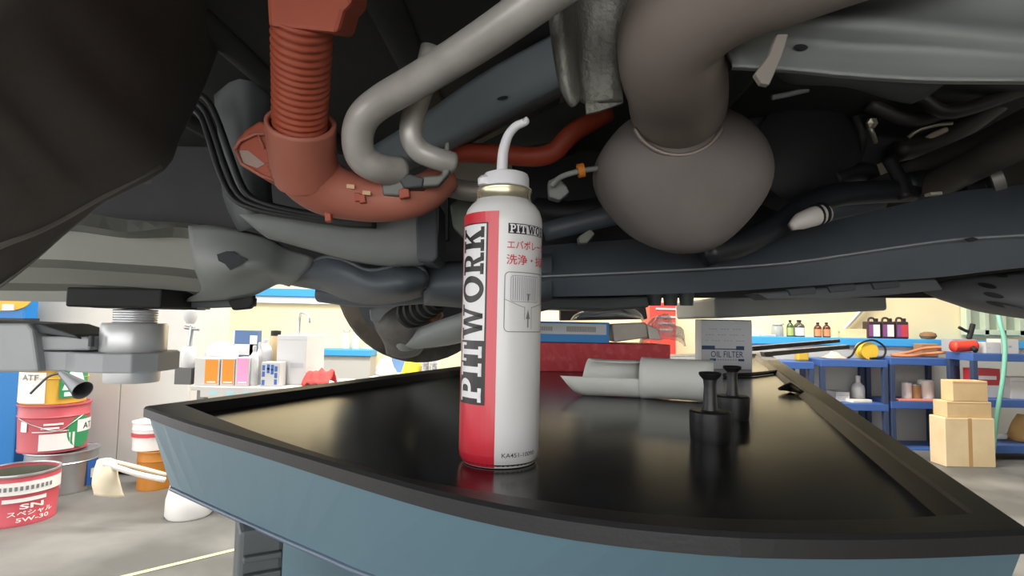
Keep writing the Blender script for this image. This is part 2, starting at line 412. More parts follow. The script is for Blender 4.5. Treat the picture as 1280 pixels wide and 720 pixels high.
pr('katakana_line', fit(textmesh('エバポレーター', 0.012), 0, H(316.5), CR*rad(84), H(306)), 7, M_redink, 0.0003)
pr('kanji_line', fit(textmesh('洗浄・抗菌', 0.012), 0, H(335.5), CR*rad(78), H(323)), 6, M_redink, 0.0003)
# line drawing in a rounded frame
def rrect_ring(x0, y0, x1, y1, r, t):
    o, i = [], []
    for cx, cy, a in ((x1-r, y1-r, 0), (x0+r, y1-r, 90), (x0+r, y0+r, 180), (x1-r, y0+r, 270)):
        o += arc(cx, cy, r, r, a, a+90, 6); i += arc(cx, cy, r-t, r-t, a, a+90, 6)
    return band(o + o[:1], i + i[:1])
x1 = CR*rad(72); ya, yb = H(416), H(344)
pr('drawing_frame', polys(rrect_ring(0, ya, x1, yb, 0.0032, 0.0005)), 4, M_grey, 0.0003)
M_light = mat('ink_light_grey', '#9a9ca0', 0.5)
ln = [R4(x1*(0.16+0.045*i), yb-0.018, x1*(0.175+0.045*i), yb-0.003) for i in range(13)]
ln += rrect_ring(x1*0.12, yb-0.019, x1*0.80, yb-0.0022, 0.002, 0.0004)
ln += [[(0, ya+0.0205), (x1*0.30, ya+0.0165), (x1*0.30, ya+0.017), (0, ya+0.021)], [(x1*0.30, ya+0.0165), (x1*0.42, ya+0.0155), (x1*0.42, ya+0.016), (x1*0.30, ya+0.017)],
       R4(x1*0.41, ya+0.008, x1*0.425, ya+0.016), R4(x1*0.58, ya+0.002, x1*0.595, ya+0.016), [(x1*0.58, ya+0.0155), (x1*0.98, ya+0.0185), (x1*0.98, ya+0.019), (x1*0.58, ya+0.016)]]
pr('drawing_lines', polys(ln), 4, M_light, 0.0003)
ar = [[(x1*0.50, ya+0.019), (x1*0.46, ya+0.0245), (x1*0.55, ya+0.0245)], [(x1*0.45, ya+0.0085), (x1*0.55, ya+0.0085), (x1*0.50, ya+0.0145)], R4(x1*0.485, ya+0.003, x1*0.515, ya+0.0085)]
pr('drawing_arrows', polys(ar), 4, M_grey, 0.0003)
pr('code_line', fit(textmesh('KA451-10090', 0.004), 0, H(562.5), CR*rad(52), H(557.5)), 5, mat('ink_dark_grey', '#3c3d40', 0.5), 0.0003)

# ================================================================== THE RAISED CAR, SEEN FROM BELOW
car = empty('car', (0, 0.6, CAMZ+0.3), 'underside of a car raised on a lift, with orange cables and grey exhaust', 'car')
M_pan = mat('pan_dark', '#2a2c2d', 0.75, hex2='#323434', scale=6, bump=0.08, bscale=30)
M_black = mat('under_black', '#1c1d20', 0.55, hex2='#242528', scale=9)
M_cover = mat('cover_brown_grey', '#4a4643', 0.75, hex2='#54504d', scale=4, bump=0.12, bscale=40)
M_body = mat('body_grey', '#7f8382', 0.55, hex2='#8b8e8c', scale=5, bump=0.04, bscale=60)
M_body2 = mat('body_grey_dark', '#4f5556', 0.6, hex2='#5a6060', scale=5, bump=0.04, bscale=60)
M_arm = mat('arm_blue_black', '#4e555c', 0.5, hex2='#585f65', scale=7, bump=0.05, bscale=60)
M_alu = mat('alu_pipe', '#c4c2bd', 0.38, 0.25, hex2='#b6b4af', scale=30)
M_orange = mat('conduit_orange', '#b3583f', 0.55, hex2='#a84f38', scale=12, bump=0.03, bscale=80)
M_exh = mat('exhaust_steel', '#7d7672', 0.72, 0.1, hex2='#716a66', scale=7, bump=0.05, bscale=70)
M_shield = mat('shield_metal', '#77776f', 0.5, 0.45, hex2='#8c8c86', scale=26, bump=0.35, bscale=120)
M_rubber = mat('rubber_black', '#131315', 0.7)
M_bolt = mat('bolt_zinc', '#a5a28f', 0.35, 0.7)
def onto(o, px, off=.001):
    # carry pixels onto the surface of an object, lifted a little off it
    from mathutils.bvhtree import BVHTree
    bm = bmesh.new(); bm.from_mesh(o.data); bm.transform(Matrix.Translation(wloc(o))); t = BVHTree.FromBMesh(bm); bm.free()
    out = []; c = CM.translation
    for x, y in px:
        v = (U(x, y, 1) - c).normalized(); h = t.ray_cast(c, v)[0]
        if h is None: h = out[-1] + v*off if out else U(x, y, .8)
        out.append(h - v*off)
    return out
def blot(name, o, px, m, t=.006):
    # a thin patch lying on the surface of o
    P = onto(o, px, .007); q = (P[0] - CM.translation).normalized()
    return prism(name, P, q*t, m, o)
def pts(l, d=None): return [U(x, y, (d if d is not None else q[0])) for x, y, *q in l]
def ext(P, L=.5): return P + [P[-1] + (P[-1]-P[-2]).normalized()*L]
ZF = CAMZ + 0.34
box('floor_pan', (-0.2, 0.55, ZF+0.03), (4.2, 2.1, 0.06), M_pan, car, bevel=0.01)
# swaged ribs along the floor pan
for i, x in enumerate((-0.62, -0.40, -0.18, 0.04, 0.26)):
    tube('pan_rib', [(x, -0.4, ZF), (x+0.03, 0.4, ZF), (x+0.06, 1.1, ZF)], 0.022, M_pan, car, n=10, steps=2, sq=0.5)
# -- near cover, top left
edge = [(-120, 420, .52), (-40, 380, .54), (0, 357, .55), (40, 326, .57), (75, 295, .59), (105, 270, .60), (130, 250, .61), (203, 212, .64), (224, 170, .66), (249, 118, .68), (268, 70, .70), (292, 0, .72), (310, -60, .74)]
ridge = [(-120, 368, .50), (-40, 328, .52), (0, 306, .53), (40, 291, .55), (75, 274, .57), (105, 257, .58), (130, 243, .59), (200, 206, .62), (219, 167, .64), (243, 117, .66), (260, 70, .68), (283, 0, .70), (300, -60, .72)]
mid = [(-140, 330, .47), (-60, 292, .48), (-20, 270, .49), (20, 255, .50), (52, 238, .51), (82, 224, .52), (106, 210, .53), (160, 175, .54), (182, 140, .55), (208, 95, .56), (226, 50, .57), (250, -15, .58), (268, -70, .59)]
inn = [(-200, 250, .40), (-140, 215, .41), (-100, 190, .42), (-60, 175, .42), (-20, 160, .43), (5, 145, .43), (30, 130, .44), (80, 100, .44), (105, 70, .45), (135, 30, .45), (155, -10, .46), (180, -65, .46), (200, -110, .47)]
out_ = [(-320, 150, .33), (-260, 110, .33), (-220, 85, .33), (-180, 70, .34), (-140, 50, .34), (-110, 35, .34), (-80, 15, .34), (-30, -20, .35), (0, -45, .35), (30, -80, .35), (50, -115, .36), (75, -160, .36), (95, -205, .36)]
nc = loft('near_cover', [pts(r) for r in (edge, ridge, mid, inn, out_)], M_cover, car, su=3, sv=3, thick=0.004)
tube('cover_lip', [U(x, y, d-0.002) for x, y, d in ridge[0:8]], 0.004, mat('lip_grey', '#77736f', 0.55), nc, n=8, steps=3)
tube('cover_edge', [U(x, y, d-0.001) for x, y, d in edge[0:10]], 0.0022, mat('lip_grey', '#77736f', 0.55), nc, n=8, steps=3)
# -- dark well behind the cover, and the frame rail beside it
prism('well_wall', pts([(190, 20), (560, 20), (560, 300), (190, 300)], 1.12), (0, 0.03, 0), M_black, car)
loft('rail_web', [pts([(262, 40, .86), (268, 110, .86), (275, 180, .86), (280, 245, .86), (300, 290, .86)]), pts([(300, 30, .80), (300, 100, .80), (303, 170, .80), (305, 225, .80), (318, 284, .80)]), pts([(345, 20, .84), (345, 100, .84), (340, 170, .84), (338, 235, .84), (345, 280, .84)])], M_body2, car, su=3, sv=3)
for i, off in enumerate((0, 11, 20)):
    tube('brake_line', pts([(236-off*.3, 112+off*.9, .80), (258-off*.4, 124+off, .78), (272-off*.6, 150+off, .77), (290-off*.8, 200+off*.7, .76), (306-off*.7, 238+off*.5, .75), (328-off*.3, 253+off*.45, .74), (370, 264+off*.35, .73), (432, 274+off*.3, .72), (470, 276+off*.3, .72)]), 0.0042, M_black, car, n=10, steps=5)
# -- sill: flange, stamped web, lower lip
SD = 0.93
r0 = [(-80, 262, SD+.05), (60, 262, SD+.05), (112, 268, SD+.03), (160, 276, SD+.02), (220, 279, SD+.02), (262, 284, SD+.01)]
r1 = [(-80, 278, SD-.02), (60, 280, SD-.02), (106, 282, SD-.03), (160, 290, SD-.03), (218, 284, SD-.02), (262, 290, SD-.01)]
r2 = [(-80, 284, SD+.04), (60, 287, SD+.04), (100, 289, SD+.04), (160, 297, SD+.04), (216, 296, SD+.04), (256, 300, SD+.04)]
r3 = [(-80, 322, SD+.04), (60, 325, SD+.04), (100, 327, SD+.04), (160, 331, SD+.04), (216, 335, SD+.04), (258, 340, SD+.04)]
r4 = [(-80, 334, SD), (60, 336, SD), (100, 338, SD), (160, 342, SD), (216, 346, SD), (262, 352, SD)]
r5 = [(-80, 352, SD-.02), (60, 354, SD-.02), (100, 355, SD-.02), (160, 358, SD-.02), (216, 362, SD-.02), (262, 366, SD-.02)]
r6 = [(-80, 362, SD+.01), (60, 363, SD+.01), (100, 363, SD+.01), (160, 366, SD+.01), (216, 368, SD+.01), (262, 372, SD+.01)]
r7 = [(-80, 375, SD+.01), (60, 377, SD+.01), (100, 378, SD+.01), (160, 381, SD+.01), (216, 384, SD+.01), (262, 387, SD+.01)]
loft('sill_panel', [pts(r) for r in (r0, r1, r2, r3, r4, r5, r6, r7)], mat('sill_grey', '#8f9089', 0.55, hex2='#99998f', scale=5, bump=0.04, bscale=60), car, su=3, sv=1, thick=0.004, smooth=False)
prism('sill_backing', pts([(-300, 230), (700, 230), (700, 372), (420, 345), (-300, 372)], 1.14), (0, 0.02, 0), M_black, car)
prism('jack_block', pts([(97, 362), (118, 360), (118, 385), (97, 383)], SD-.03), (0, 0.05, 0), mat('rust_grey', '#7a7268', 0.7), car, bevel=0.002)
# -- stamped body bulge right of the sill, with a dirt patch
b0 = [(236, 283, .88), (262, 282, .87), (300, 288, .86), (335, 298, .86), (360, 312, .87), (392, 322, .88)]
b1 = [(240, 315, .86), (265, 312, .84), (300, 314, .83), (335, 318, .84), (358, 326, .86), (388, 334, .88)]
b2 = [(246, 340, .86), (268, 336, .84), (300, 332, .82), (330, 334, .83), (352, 340, .86), (376, 345, .88)]
b3 = [(252, 362, .88), (275, 358, .87), (305, 346, .86), (330, 342, .86), (348, 348, .88), (368, 352, .90)]
b4 = [(230, 376, .91), (275, 374, .90), (312, 370, .90), (334, 360, .90), (348, 354, .91), (362, 357, .92)]
bb = loft('body_bulge', [pts(r) for r in (b0, b1, b2, b3, b4)], M_body, car, su=4, sv=4, thick=0.004)
blot('dirt_patch', bb, [(271, 318), (283, 314), (293, 314), (300, 320), (310, 324), (300, 332), (288, 338), (281, 330), (273, 326)], mat('dirt', '#33363a', 0.8))
# pinch weld pieces and the rubber flap under it
prism('pinch_weld', pts([(226, 372), (300, 374), (318, 372), (317, 383), (262, 385), (226, 384)], .92), (0, 0.012, 0), M_body2, car, bevel=0.002)
prism('mud_flap', pts([(284, 376), (316, 368), (317, 379), (312, 386), (290, 388)], .90), (0, 0.012, 0), M_rubber, car, bevel=0.003)
# -- plate of the cross beam, grey-blue
c0 = [(300, 268, .78), (350, 268, .77), (420, 276, .76), (480, 272, .75), (548, 252, .74)]
c1 = [(318, 284, .78), (360, 290, .77), (430, 304, .76), (490, 306, .75), (548, 290, .74)]
c2 = [(332, 294, .79), (380, 306, .78), (440, 322, .77), (495, 329, .76), (545, 325, .75)]
c3 = [(336, 297, .84), (384, 310, .84), (444, 326, .84), (499, 332, .84), (543, 327, .84)]
cbm = loft('cross_plate', [pts(r) for r in (c0, c1, c2, c3)], M_body, car, su=4, sv=2, thick=0.004)
prism('plate_end', pts([(519, 268), (547, 250), (547, 322), (541, 328), (521, 326)], .735), (0, 0.09, 0), mat('end_grey', '#4a5056', 0.6), cbm, bevel=0.003)
# -- control arm with its rounded bushing end
a0 = [(340, 352, .96), (372, 338, .92), (400, 322, .88), (430, 325, .86), (462, 338, .84), (500, 332, .83), (525, 334, .84)]
a1 = [(352, 352, .95), (384, 346, .90), (412, 338, .86), (438, 342, .83), (466, 352, .81), (502, 348, .80), (532, 344, .82)]
a2 = [(362, 354, .95), (392, 352, .91), (420, 356, .87), (446, 362, .84), (470, 366, .82), (504, 364, .81), (533, 356, .83)]
a3 = [(370, 356, .96), (404, 362, .93), (428, 372, .91), (452, 378, .89), (478, 378, .88), (508, 374, .87), (528, 368, .87)]
ca = loft('control_arm', [pts(r) for r in (a0, a1, a2, a3)], M_arm, car, su=4, sv=4, thick=0.006)
tube('arm_flange', pts([(345, 352, .95), (376, 338, .91), (402, 322, .87), (430, 325, .85), (462, 338, .83), (500, 331, .82), (522, 332, .825), (534, 345, .825), (531, 360, .83)]), 0.003, mat('flange_grey', '#5b6066', 0.5), ca, n=8, steps=4)
lathe('bushing', [(0, 0), (.020, 0), (.022, .004), (.022, .05), (0, .056)], U(512, 351, .84), M_arm, ca, n=24, axis=qto((0.05, 1, 0.1)))
tube('arm_rear_tube', pts([(400, 366, 1.0), (460, 372, .98), (545, 366, .95), (640, 358, .92)]), 0.017, M_arm, car, n=16)
# -- beam stub behind the can
loft('beam_stub', [pts(r) for r in ([(530, 330, .88), (560, 328, .86), (600, 326, .84), (690, 318, .82)], [(530, 352, .84), (560, 352, .83), (600, 350, .82), (690, 345, .80)], [(530, 372, .86), (560, 374, .85), (600, 376, .84), (690, 372, .82)], [(530, 380, .93), (560, 382, .92), (600, 384, .90), (690, 376, .88)])], M_arm, car, su=3, sv=3)
# -- hub: brake disc, caliper, drive boot, lower arm
dc = U(527, 350, 1.32)
axq = qto((0.42, -0.9, 0.0))
hub = lathe('brake_disc', [(0.04, -.012), (.190, -.02), (.193, -.018), (.193, -.007), (.172, -.005), (.172, .003), (.193, .005), (.193, .012), (.190, .014), (.10, .012), (.09, .03), (0.05, .03)], dc, mat('disc_iron', '#6b6258', 0.45, 0.6, hex2='#3d3a37', scale=18), car, n=48, axis=axq)
lathe('dust_shield', [(0.03, .035), (.14, .035), (.155, .028), (.162, .02)], dc, M_arm, hub, n=36, axis=axq)
prism('caliper', pts([(461, 386), (478, 382), (512, 376), (520, 384), (494, 394), (482, 402), (463, 402)], 1.15), (0, .07, 0), mat('cast_grey', '#7d8082', 0.6, bump=.2, bscale=70), hub, bevel=.004)
loft('knuckle', [pts(r) for r in ([(470, 402, 1.2), (484, 392, 1.17), (504, 388, 1.15), (528, 392, 1.15)], [(476, 412, 1.17), (490, 408, 1.12), (512, 404, 1.10), (536, 402, 1.12)], [(484, 426, 1.18), (498, 428, 1.14), (516, 424, 1.12), (534, 416, 1.14)], [(486, 440, 1.22), (502, 443, 1.2), (518, 440, 1.2), (524, 434, 1.2)])], mat('knuckle_iron', '#4a4745', 0.65, hex2='#5a5652', scale=20, bump=.3, bscale=60), hub, su=4, sv=4, thick=0.02)
P0, P1 = U(512, 392, 1.10), U(548, 376, 1.02)
axd = (P1-P0).normalized(); L = (P1-P0).length
prof = [(0, 0)]
for i in range(5): prof += [(.030-.002*i, L*(i+.05)/5), (.030-.002*i, L*(i+.45)/5), (.022-.0015*i, L*(i+.65)/5), (.022-.0015*i, L*(i+.9)/5)]
lathe('drive_boot', prof + [(0.015, L), (0, L)], P0, M_rubber, hub, n=24, axis=qto(axd), lim=25)
prism('tie_bracket', pts([(533, 393), (540, 388), (549, 387), (553, 394), (546, 402), (536, 402)], 1.08), (0, .03, 0), mat('rust_brown', '#6a4a30', 0.7, hex2='#8a6a48', scale=40), hub, bevel=.003)
loft('lower_arm', [pts(r) for r in ([(496, 424, 1.16), (530, 408, 1.08), (570, 394, 1.0), (620, 378, .95)], [(500, 434, 1.14), (540, 420, 1.05), (580, 406, .98), (630, 392, .93)], [(505, 436, 1.16), (545, 430, 1.08), (590, 418, 1.0), (640, 400, .95)], [(520, 434, 1.2), (560, 430, 1.12), (600, 420, 1.05), (650, 404, 1.0)])], M_body, hub, su=4, sv=3, thick=.006)
lathe('ball_joint', [(0, 0), (.016, 0), (.02, .006), (.02, .02), (0, .026)], U(508, 436, 1.14), mat('joint_grey', '#7c7f79', 0.5), hub, n=20, axis=qto((0, -.3, 1)))
# -- orange conduit: plug, corrugated hose, sleeve, elbow, clip
cd = empty('cable_conduit', U(420, 220, .58)); cd.parent = car; cd.location = U(420, 220, .58) - wloc(car); cd['label'] = 'orange high-voltage cable conduit with corrugated hose'
bpy.context.view_layer.update()
prism('plug', pts([(330, -40), (444, -40), (440, 4), (430, 14), (422, 42), (334, 33)], .445), (0, .045, .02), M_orange, cd, bevel=.004)
hp = [U(378, 20, .462), U(377, 70, .488), U(376, 110, .510), U(375, 150, .533), U(377, 190, .555)]
P = cat1(hp, 24); rr = [0.0247 + 0.0009*math.sin(i*2*math.pi/4.9) for i in range(len(P))]
tube('corrugated_hose', P, rr, M_orange, cd, n=28, steps=1)
SL = [U(376, 152, .533), U(377, 175, .546), U(379, 198, .559), U(385, 222, .574)]
T, N = frames(cat1(SL, 5)); P = cat1(SL, 5)
vs, fs = [], []
nseg = 30
for i, p in enumerate(P):
    Bv = T[i].cross(N[i])
    for r in (.0325, .0285):
        for j in range(nseg):
            a = 2*math.pi*j/nseg; vs.append(p + (N[i]*math.cos(a) + Bv*math.sin(a))*r)
for i in range(len(P)-1):
    for j in range(nseg):
        j2 = (j+1) % nseg; A = i*2*nseg; Bq = (i+1)*2*nseg
        fs += [[A+j, A+j2, Bq+j2, Bq+j], [A+nseg+j, A+nseg+j2, Bq+nseg+j2, Bq+nseg+j]]
for j in range(nseg):
    j2 = (j+1) % nseg; fs.append([j, j2, nseg+j2, nseg+j])
M_or2 = mat('sleeve_salmon', '#bd7765', 0.55, hex2='#b56d5a', scale=10)
mesh('sleeve', vs, fs, M_or2, cd, True)
# the sleeve runs on into the elbow
tube('elbow', [U(380, 200, .562), U(389, 220, .573), U(410, 236, .583), U(442, 246, .59), (U(476, 250, .595)), U(510, 247, .60), U(532, 240, .61), U(556, 222, .63)], [.0315, .031, .0285, .025, .0235, .0225, .021, .018], M_or2, cd, n=28, steps=6)
for x, y in ((409, 271), (446, 246), (452, 248), (502, 242), (507, 241)):
    prism('clip_rib', pts([(x-4, y-6), (x+4, y-5), (x+5, y+5), (x-3, y+6)], .565), (0, .008, 0), M_orange, cd, bevel=.001)
# pale stickers on the elbow
for x, y in ((438, 233), (458, 241)): prism('sticker', pts([(x-5, y-3), (x+5, y-2), (x+5, y+3), (x-5, y+2)], .562), (0, .004, 0), mat('sticker', '#d8b08a', .6), cd)
# clip box at the left of the sleeve: a frame with ribs and a grey window
cl = prism('clip_box', pts([(293, 176), (306, 162), (324, 150), (345, 158), (352, 210), (345, 228), (330, 224), (303, 208)], .575), (0, .05, 0), M_orange, cd, bevel=.003)
tube('clip_rim', pts([(293, 187), (300, 176), (320, 167), (341, 168)], .572), .0018, M_or2, cl, n=8, steps=1)
tube('clip_rim', pts([(294, 187), (302, 205), (328, 220), (344, 226)], .572), .0016, M_or2, cl, n=8, steps=1)
tube('clip_rim', pts([(323, 168), (330, 186)], .572), .0012, M_or2, cl, n=8, steps=1)
prism('clip_window', pts([(299, 188), (310, 188), (331, 205), (322, 210), (304, 204)], .574), (0, .006, 0), mat('clip_grey', '#b09a90', .6), cl)
for i in range(4): tube('clip_fin', pts([(332+2*i, 204+5*i), (342, 207+5*i)], .572), .0010, M_or2, cl, n=6, steps=1)
# -- second orange cable, further in
tube('inner_orange_cable', pts([(556, 196, .80), (580, 191, .79), (625, 193, .78), (668, 196, .77), (692, 190, .765), (706, 176, .76), (722, 162, .76), (760, 140, .77)]), .0135, mat('cable_orange_dark', '#a8432a', .55), car, n=18, steps=5)
# -- silver pipes
tube('coolant_pipe', pts([(760, -62, .38), (690, -12, .40), (610, 45, .44), (530, 96, .49), (478, 126, .52), (455, 146, .53), (447, 170, .54), (452, 196, .55), (472, 210, .56), (500, 214, .58)]), .0152, M_alu, car, n=22, steps=6)
tube('coolant_pipe', pts([(540, 60, .56), (528, 110, .56), (516, 146, .56), (514, 170, .56), (524, 188, .565), (545, 198, .57), (566, 204, .58)]), .0115, M_alu, car, n=20, steps=5)
# brackets under the pipes
M_brk = mat('bracket_grey', '#6e706c', .5, .3)
prism('pipe_bracket', pts([(475, 212), (490, 205), (500, 222), (552, 218), (556, 178), (562, 176), (562, 216), (548, 232), (505, 235), (500, 245), (478, 244)], .57), (0, .01, 0), M_brk, car, bevel=.002)
prism('pipe_bracket', pts([(498, 224), (510, 216), (530, 222), (528, 234), (505, 236)], .568), (0, .03, 0), mat('bracket_dark', '#3d4042', .5), car, bevel=.002)
tube('return_pipe', pts([(548, 230, .66), (580, 238, .66), (610, 240, .66), (650, 236, .67)]), .012, mat('dull_pipe', '#837e77', .5, .3), car, n=18)
prism('wire_bracket', pts([(562, 256), (575, 247), (590, 252), (600, 250), (600, 290), (588, 300), (578, 296), (566, 284)], .72), (0, .02, 0), mat('olive_bracket', '#5b6257', .55, .2), car, bevel=.003)
# -- frame rail behind the can nozzle
f0 = [(440, 200, .80), (520, 150, .76), (600, 95, .72), (690, 45, .66), (760, 5, .62)]
f1 = [(455, 206, .78), (540, 160, .74), (612, 105, .70), (700, 55, .64), (760, 20, .60)]
f2 = [(480, 214, .77), (560, 178, .73), (640, 136, .69), (720, 96, .63), (770, 66, .60)]
f3 = [(500, 216, .84), (580, 182, .80), (660, 140, .77), (730, 104, .72), (780, 74, .70)]
rl = loft('frame_rail', [pts(r) for r in (f0, f1, f2, f3)], mat('rail_blue_grey', '#7d868b', .55, hex2='#868f93', scale=5), car, su=4, sv=2)
blot('rail_hole', rl, [(628 + 7*math.cos(t), 122.5 - 1.5*math.cos(t) + 2.4*math.sin(t)) for t in [i*math.pi/8 for i in range(16)]], M_black)
prism('inner_wall', pts([(560, 198), (600, 180), (720, 120), (745, 150), (720, 172), (600, 192)], .84), (0, .02, 0), mat('olive_wall', '#4d5049', .65), car)
# -- speckled heat shield
hs = loft('heat_shield', [pts(r) for r in ([(690, -60, .46), (686, 0, .47), (692, 60, .48), (701, 108, .49), (712, 130, .495)], [(702, -60, .45), (698, 0, .46), (703, 60, .47), (710, 110, .48), (718, 133, .485)], [(716, -60, .47), (712, 0, .475), (716, 60, .485), (721, 105, .495), (727, 122, .50)], [(730, -60, .50), (728, 0, .50), (728, 60, .51), (729, 105, .515), (732, 130, .52)], [(790, -60, .49), (785, 0, .50), (780, 60, .505), (776, 105, .51), (778, 126, .515)])], M_shield, car, su=4, sv=3, thick=.003)
prism('shield_tab', pts([(731, 118), (778, 106), (779, 128), (748, 139), (733, 142)], .518), (0, .004, 0), M_shield, hs)
# -- exhaust: drum and bent pipe
dcen = U(860, 208, .60)
# drum: egg-shaped end, turned towards the camera and drawn out behind
N = 56; prf = [(0.0, -.010), (.35, -.009), (.62, -.004), (.82, .006), (.93, .018), (.985, .034), (1.0, .052), (.985, .10), (.95, .16), (.80, .20), (0, .21)]
vs, fs = [], []
def egg(a):
    x = math.sin(a); y = math.cos(a)
    rx = 114 * (1.0 if y > 0 else (1 - 0.16*(abs(y)**2)*abs(x)*2.2)); ry = 92 if y > 0 else 113
    return x*rx, -y*ry
for s_, dep in prf:
    for j in range(N):
        ex_, ey_ = egg(2*math.pi*j/N); vs.append(U(872 + ex_*s_, 208 + ey_*s_ - (1-s_)*6, .60) + Vector((0.02*dep, dep, 0.18*dep)))
for i in range(len(prf)-1):
    for j in range(N): fs.append([i*N+j, i*N+(j+1) % N, (i+1)*N+(j+1) % N, (i+1)*N+j])
ex = empty('exhaust', dcen); ex.parent = car; ex.location = dcen - wloc(car); ex['label'] = 'dull grey exhaust drum with thick bent pipe'
bpy.context.view_layer.update()
mesh('drum', vs, fs, M_exh, ex, True)
tube('pipe', pts([(848, 140, .64), (847, 126, .59), (845, 104, .54), (839, 76, .49), (845, 34, .45), (900, -14, .42), (990, -48, .405), (1090, -82, .395), (1240, -120, .39)]), [.0515, .0505, .0475, .0452, .0435, .043, .0425, .042, .042], mat('exhaust_brown', '#857a73', .72, .05, hex2='#8e847d', scale=9, bump=.06, bscale=60), ex, n=36, steps=6)
tube('weld_bead', [U(848 + 58*math.sin(t), 142 + 52*(math.cos(t)), .592) for t in [rad(-70 + 14*i) for i in range(11)]], .0028, mat('weld', '#9a8f86', .45, .5), ex, n=8, steps=3)
# -- upper right frame rail
u0 = [(860, -60, .50), (960, -40, .48), (1060, -30, .46), (1160, -30, .44), (1280, -30, .42), (1400, -30, .40)]
u1 = [(880, 10, .48), (970, 8, .47), (1060, 10, .455), (1160, 14, .44), (1280, 22, .42), (1400, 30, .40)]
u2 = [(900, 30, .45), (990, 27, .44), (1060, 29, .43), (1160, 36, .415), (1280, 47, .40), (1400, 58, .38)]
u3 = [(905, 58, .455), (990, 52, .45), (1060, 58, .445), (1160, 62, .425), (1280, 72, .405), (1400, 84, .385)]
u4 = [(915, 78, .45), (990, 82, .44), (1060, 88, .43), (1160, 94, .415), (1280, 96, .40), (1400, 96, .38)]
u5 = [(915, 84, .455), (990, 88, .445), (1060, 95, .435), (1160, 101, .42), (1280, 102, .405), (1400, 102, .385)]
u6 = [(915, 84, .55), (990, 88, .55), (1060, 95, .55), (1160, 101, .55), (1280, 102, .55), (1400, 102, .55)]
ur = loft('upper_rail', [ext(pts(r)) for r in (u0, u1, u2, u3, u4, u5, u6)], M_body, car, su=4, sv=3)
blot('rail_hole', ur, [(1001 + 9*math.cos(t), 59 + 4*math.sin(t)) for t in [i*math.pi/8 for i in range(16)]], M_black)
prism('rail_tab', pts([(972, 42), (986, 42), (978, 70), (962, 106), (952, 104), (944, 92), (962, 68)], .415), (0, .006, 0), mat('tab_pale', '#8d877f', .7), ur, bevel=.001)
loft('rail_lower_flange', [pts(r) for r in ([(965, 86, .55), (1060, 96, .55), (1120, 100, .55), (1182, 102, .55)], [(980, 100, .57), (1060, 106, .57), (1120, 116, .57), (1160, 118, .57)], [(1000, 104, .60), (1060, 107, .60), (1110, 122, .60), (1140, 128, .60)])], M_body2, ur, su=4, sv=3)
# -- dark machinery on the right
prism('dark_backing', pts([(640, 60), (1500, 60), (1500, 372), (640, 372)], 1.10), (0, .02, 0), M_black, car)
box('motor_housing', U(1060, 180, .98), (.42, .16, .20), M_black, car, bevel=.03)
lathe('motor_cover', [(0, -.01), (.07, -.01), (.085, 0), (.085, .06), (0, .06)], U(1010, 190, .88), M_black, car, n=32, axis=qto((0, 1, 0)))
tube('stabilizer_bar', pts([(880, 318, .72), (930, 304, .73), (975, 280, .75), (1010, 256, .77), (1045, 244, .78), (1090, 240, .79), (1140, 238, .80)]), .0165, mat('bar_black', '#24272b', .4), car, n=18, steps=5)
tube('wishbone', pts([(890, 318, .86), (960, 292, .84), (1030, 262, .83), (1100, 246, .82)]), .02, M_arm, car, n=16)
tube('tail_pipe', pts([(1160, 238, .80), (1200, 216, .74), (1250, 190, .66), (1310, 160, .60), (1380, 128, .55)]), .020, mat('tail_brown', '#57504a', .55, .2, hex2='#655e57', scale=12), car, n=20, steps=5)
tube('tail_pipe', pts([(1090, 232, .88), (1150, 208, .82), (1220, 180, .74), (1290, 146, .66), (1360, 110, .6)]), .014, mat('tail_dark', '#4a4540', .6, .2), car, n=18, steps=5)
lathe('pipe_clamp', [(.016, 0), (.024, 0), (.024, .012), (.016, .012)], U(1234, 226, .72), mat('clamp_grey', '#8d8a86', .4, .5), car, n=24, axis=qto((.8, -.5, .3)))
lathe('strut_sleeve', [(0, 0), (.022, 0), (.022, .05), (.017, .055), (0, .055)], U(1200, 236, .76), M_rubber, car, n=20, axis=qto((.9, -.3, .1)))
prism('side_plate', pts([(1236, 210), (1290, 160), (1320, 270), (1262, 250)], .72), (0, .02, 0), mat('plate_brown', '#4d4742', .7), car)
tube('wiring', pts([(1135, 172, .86), (1150, 162, .85), (1172, 156, .84), (1190, 154, .84)]), .003, M_bolt, car, n=8)
tube('wiring', pts([(965, 122, .8), (985, 118, .8), (1010, 112, .8)]), .004, M_body, car, n=8)
tube('wiring', pts([(1150, 180, .86), (1165, 170, .85), (1182, 162, .85)]), .005, mat('wire_tan', '#8f8274', .6), car, n=8)
tube('wiring', pts([(1086, 155, .85), (1090, 166, .85), (1094, 178, .86)]), .004, M_bolt, car, n=8)
tube('link_rod', pts([(1110, 198, .80), (1124, 222, .79), (1132, 248, .78)]), .009, M_black, car, n=12)
prism('connector_block', pts([(1104, 202), (1118, 197), (1123, 210), (1109, 216)], .80), (0, .015, 0), mat('connector_tan', '#a39d88', .6), car, bevel=.001)
prism('connector_block', pts([(1163, 240), (1178, 239), (1179, 243), (1164, 244)], .74), (0, .012, 0), mat('connector_pale', '#c0bcae', .6), car, bevel=.001)
lathe('bolt_head', [(0, 0), (.008, 0), (.008, .006), (0, .008)], U(1088, 154, .845), M_bolt, car, n=6, axis=qto((0, -1, -.3)), smooth=False)
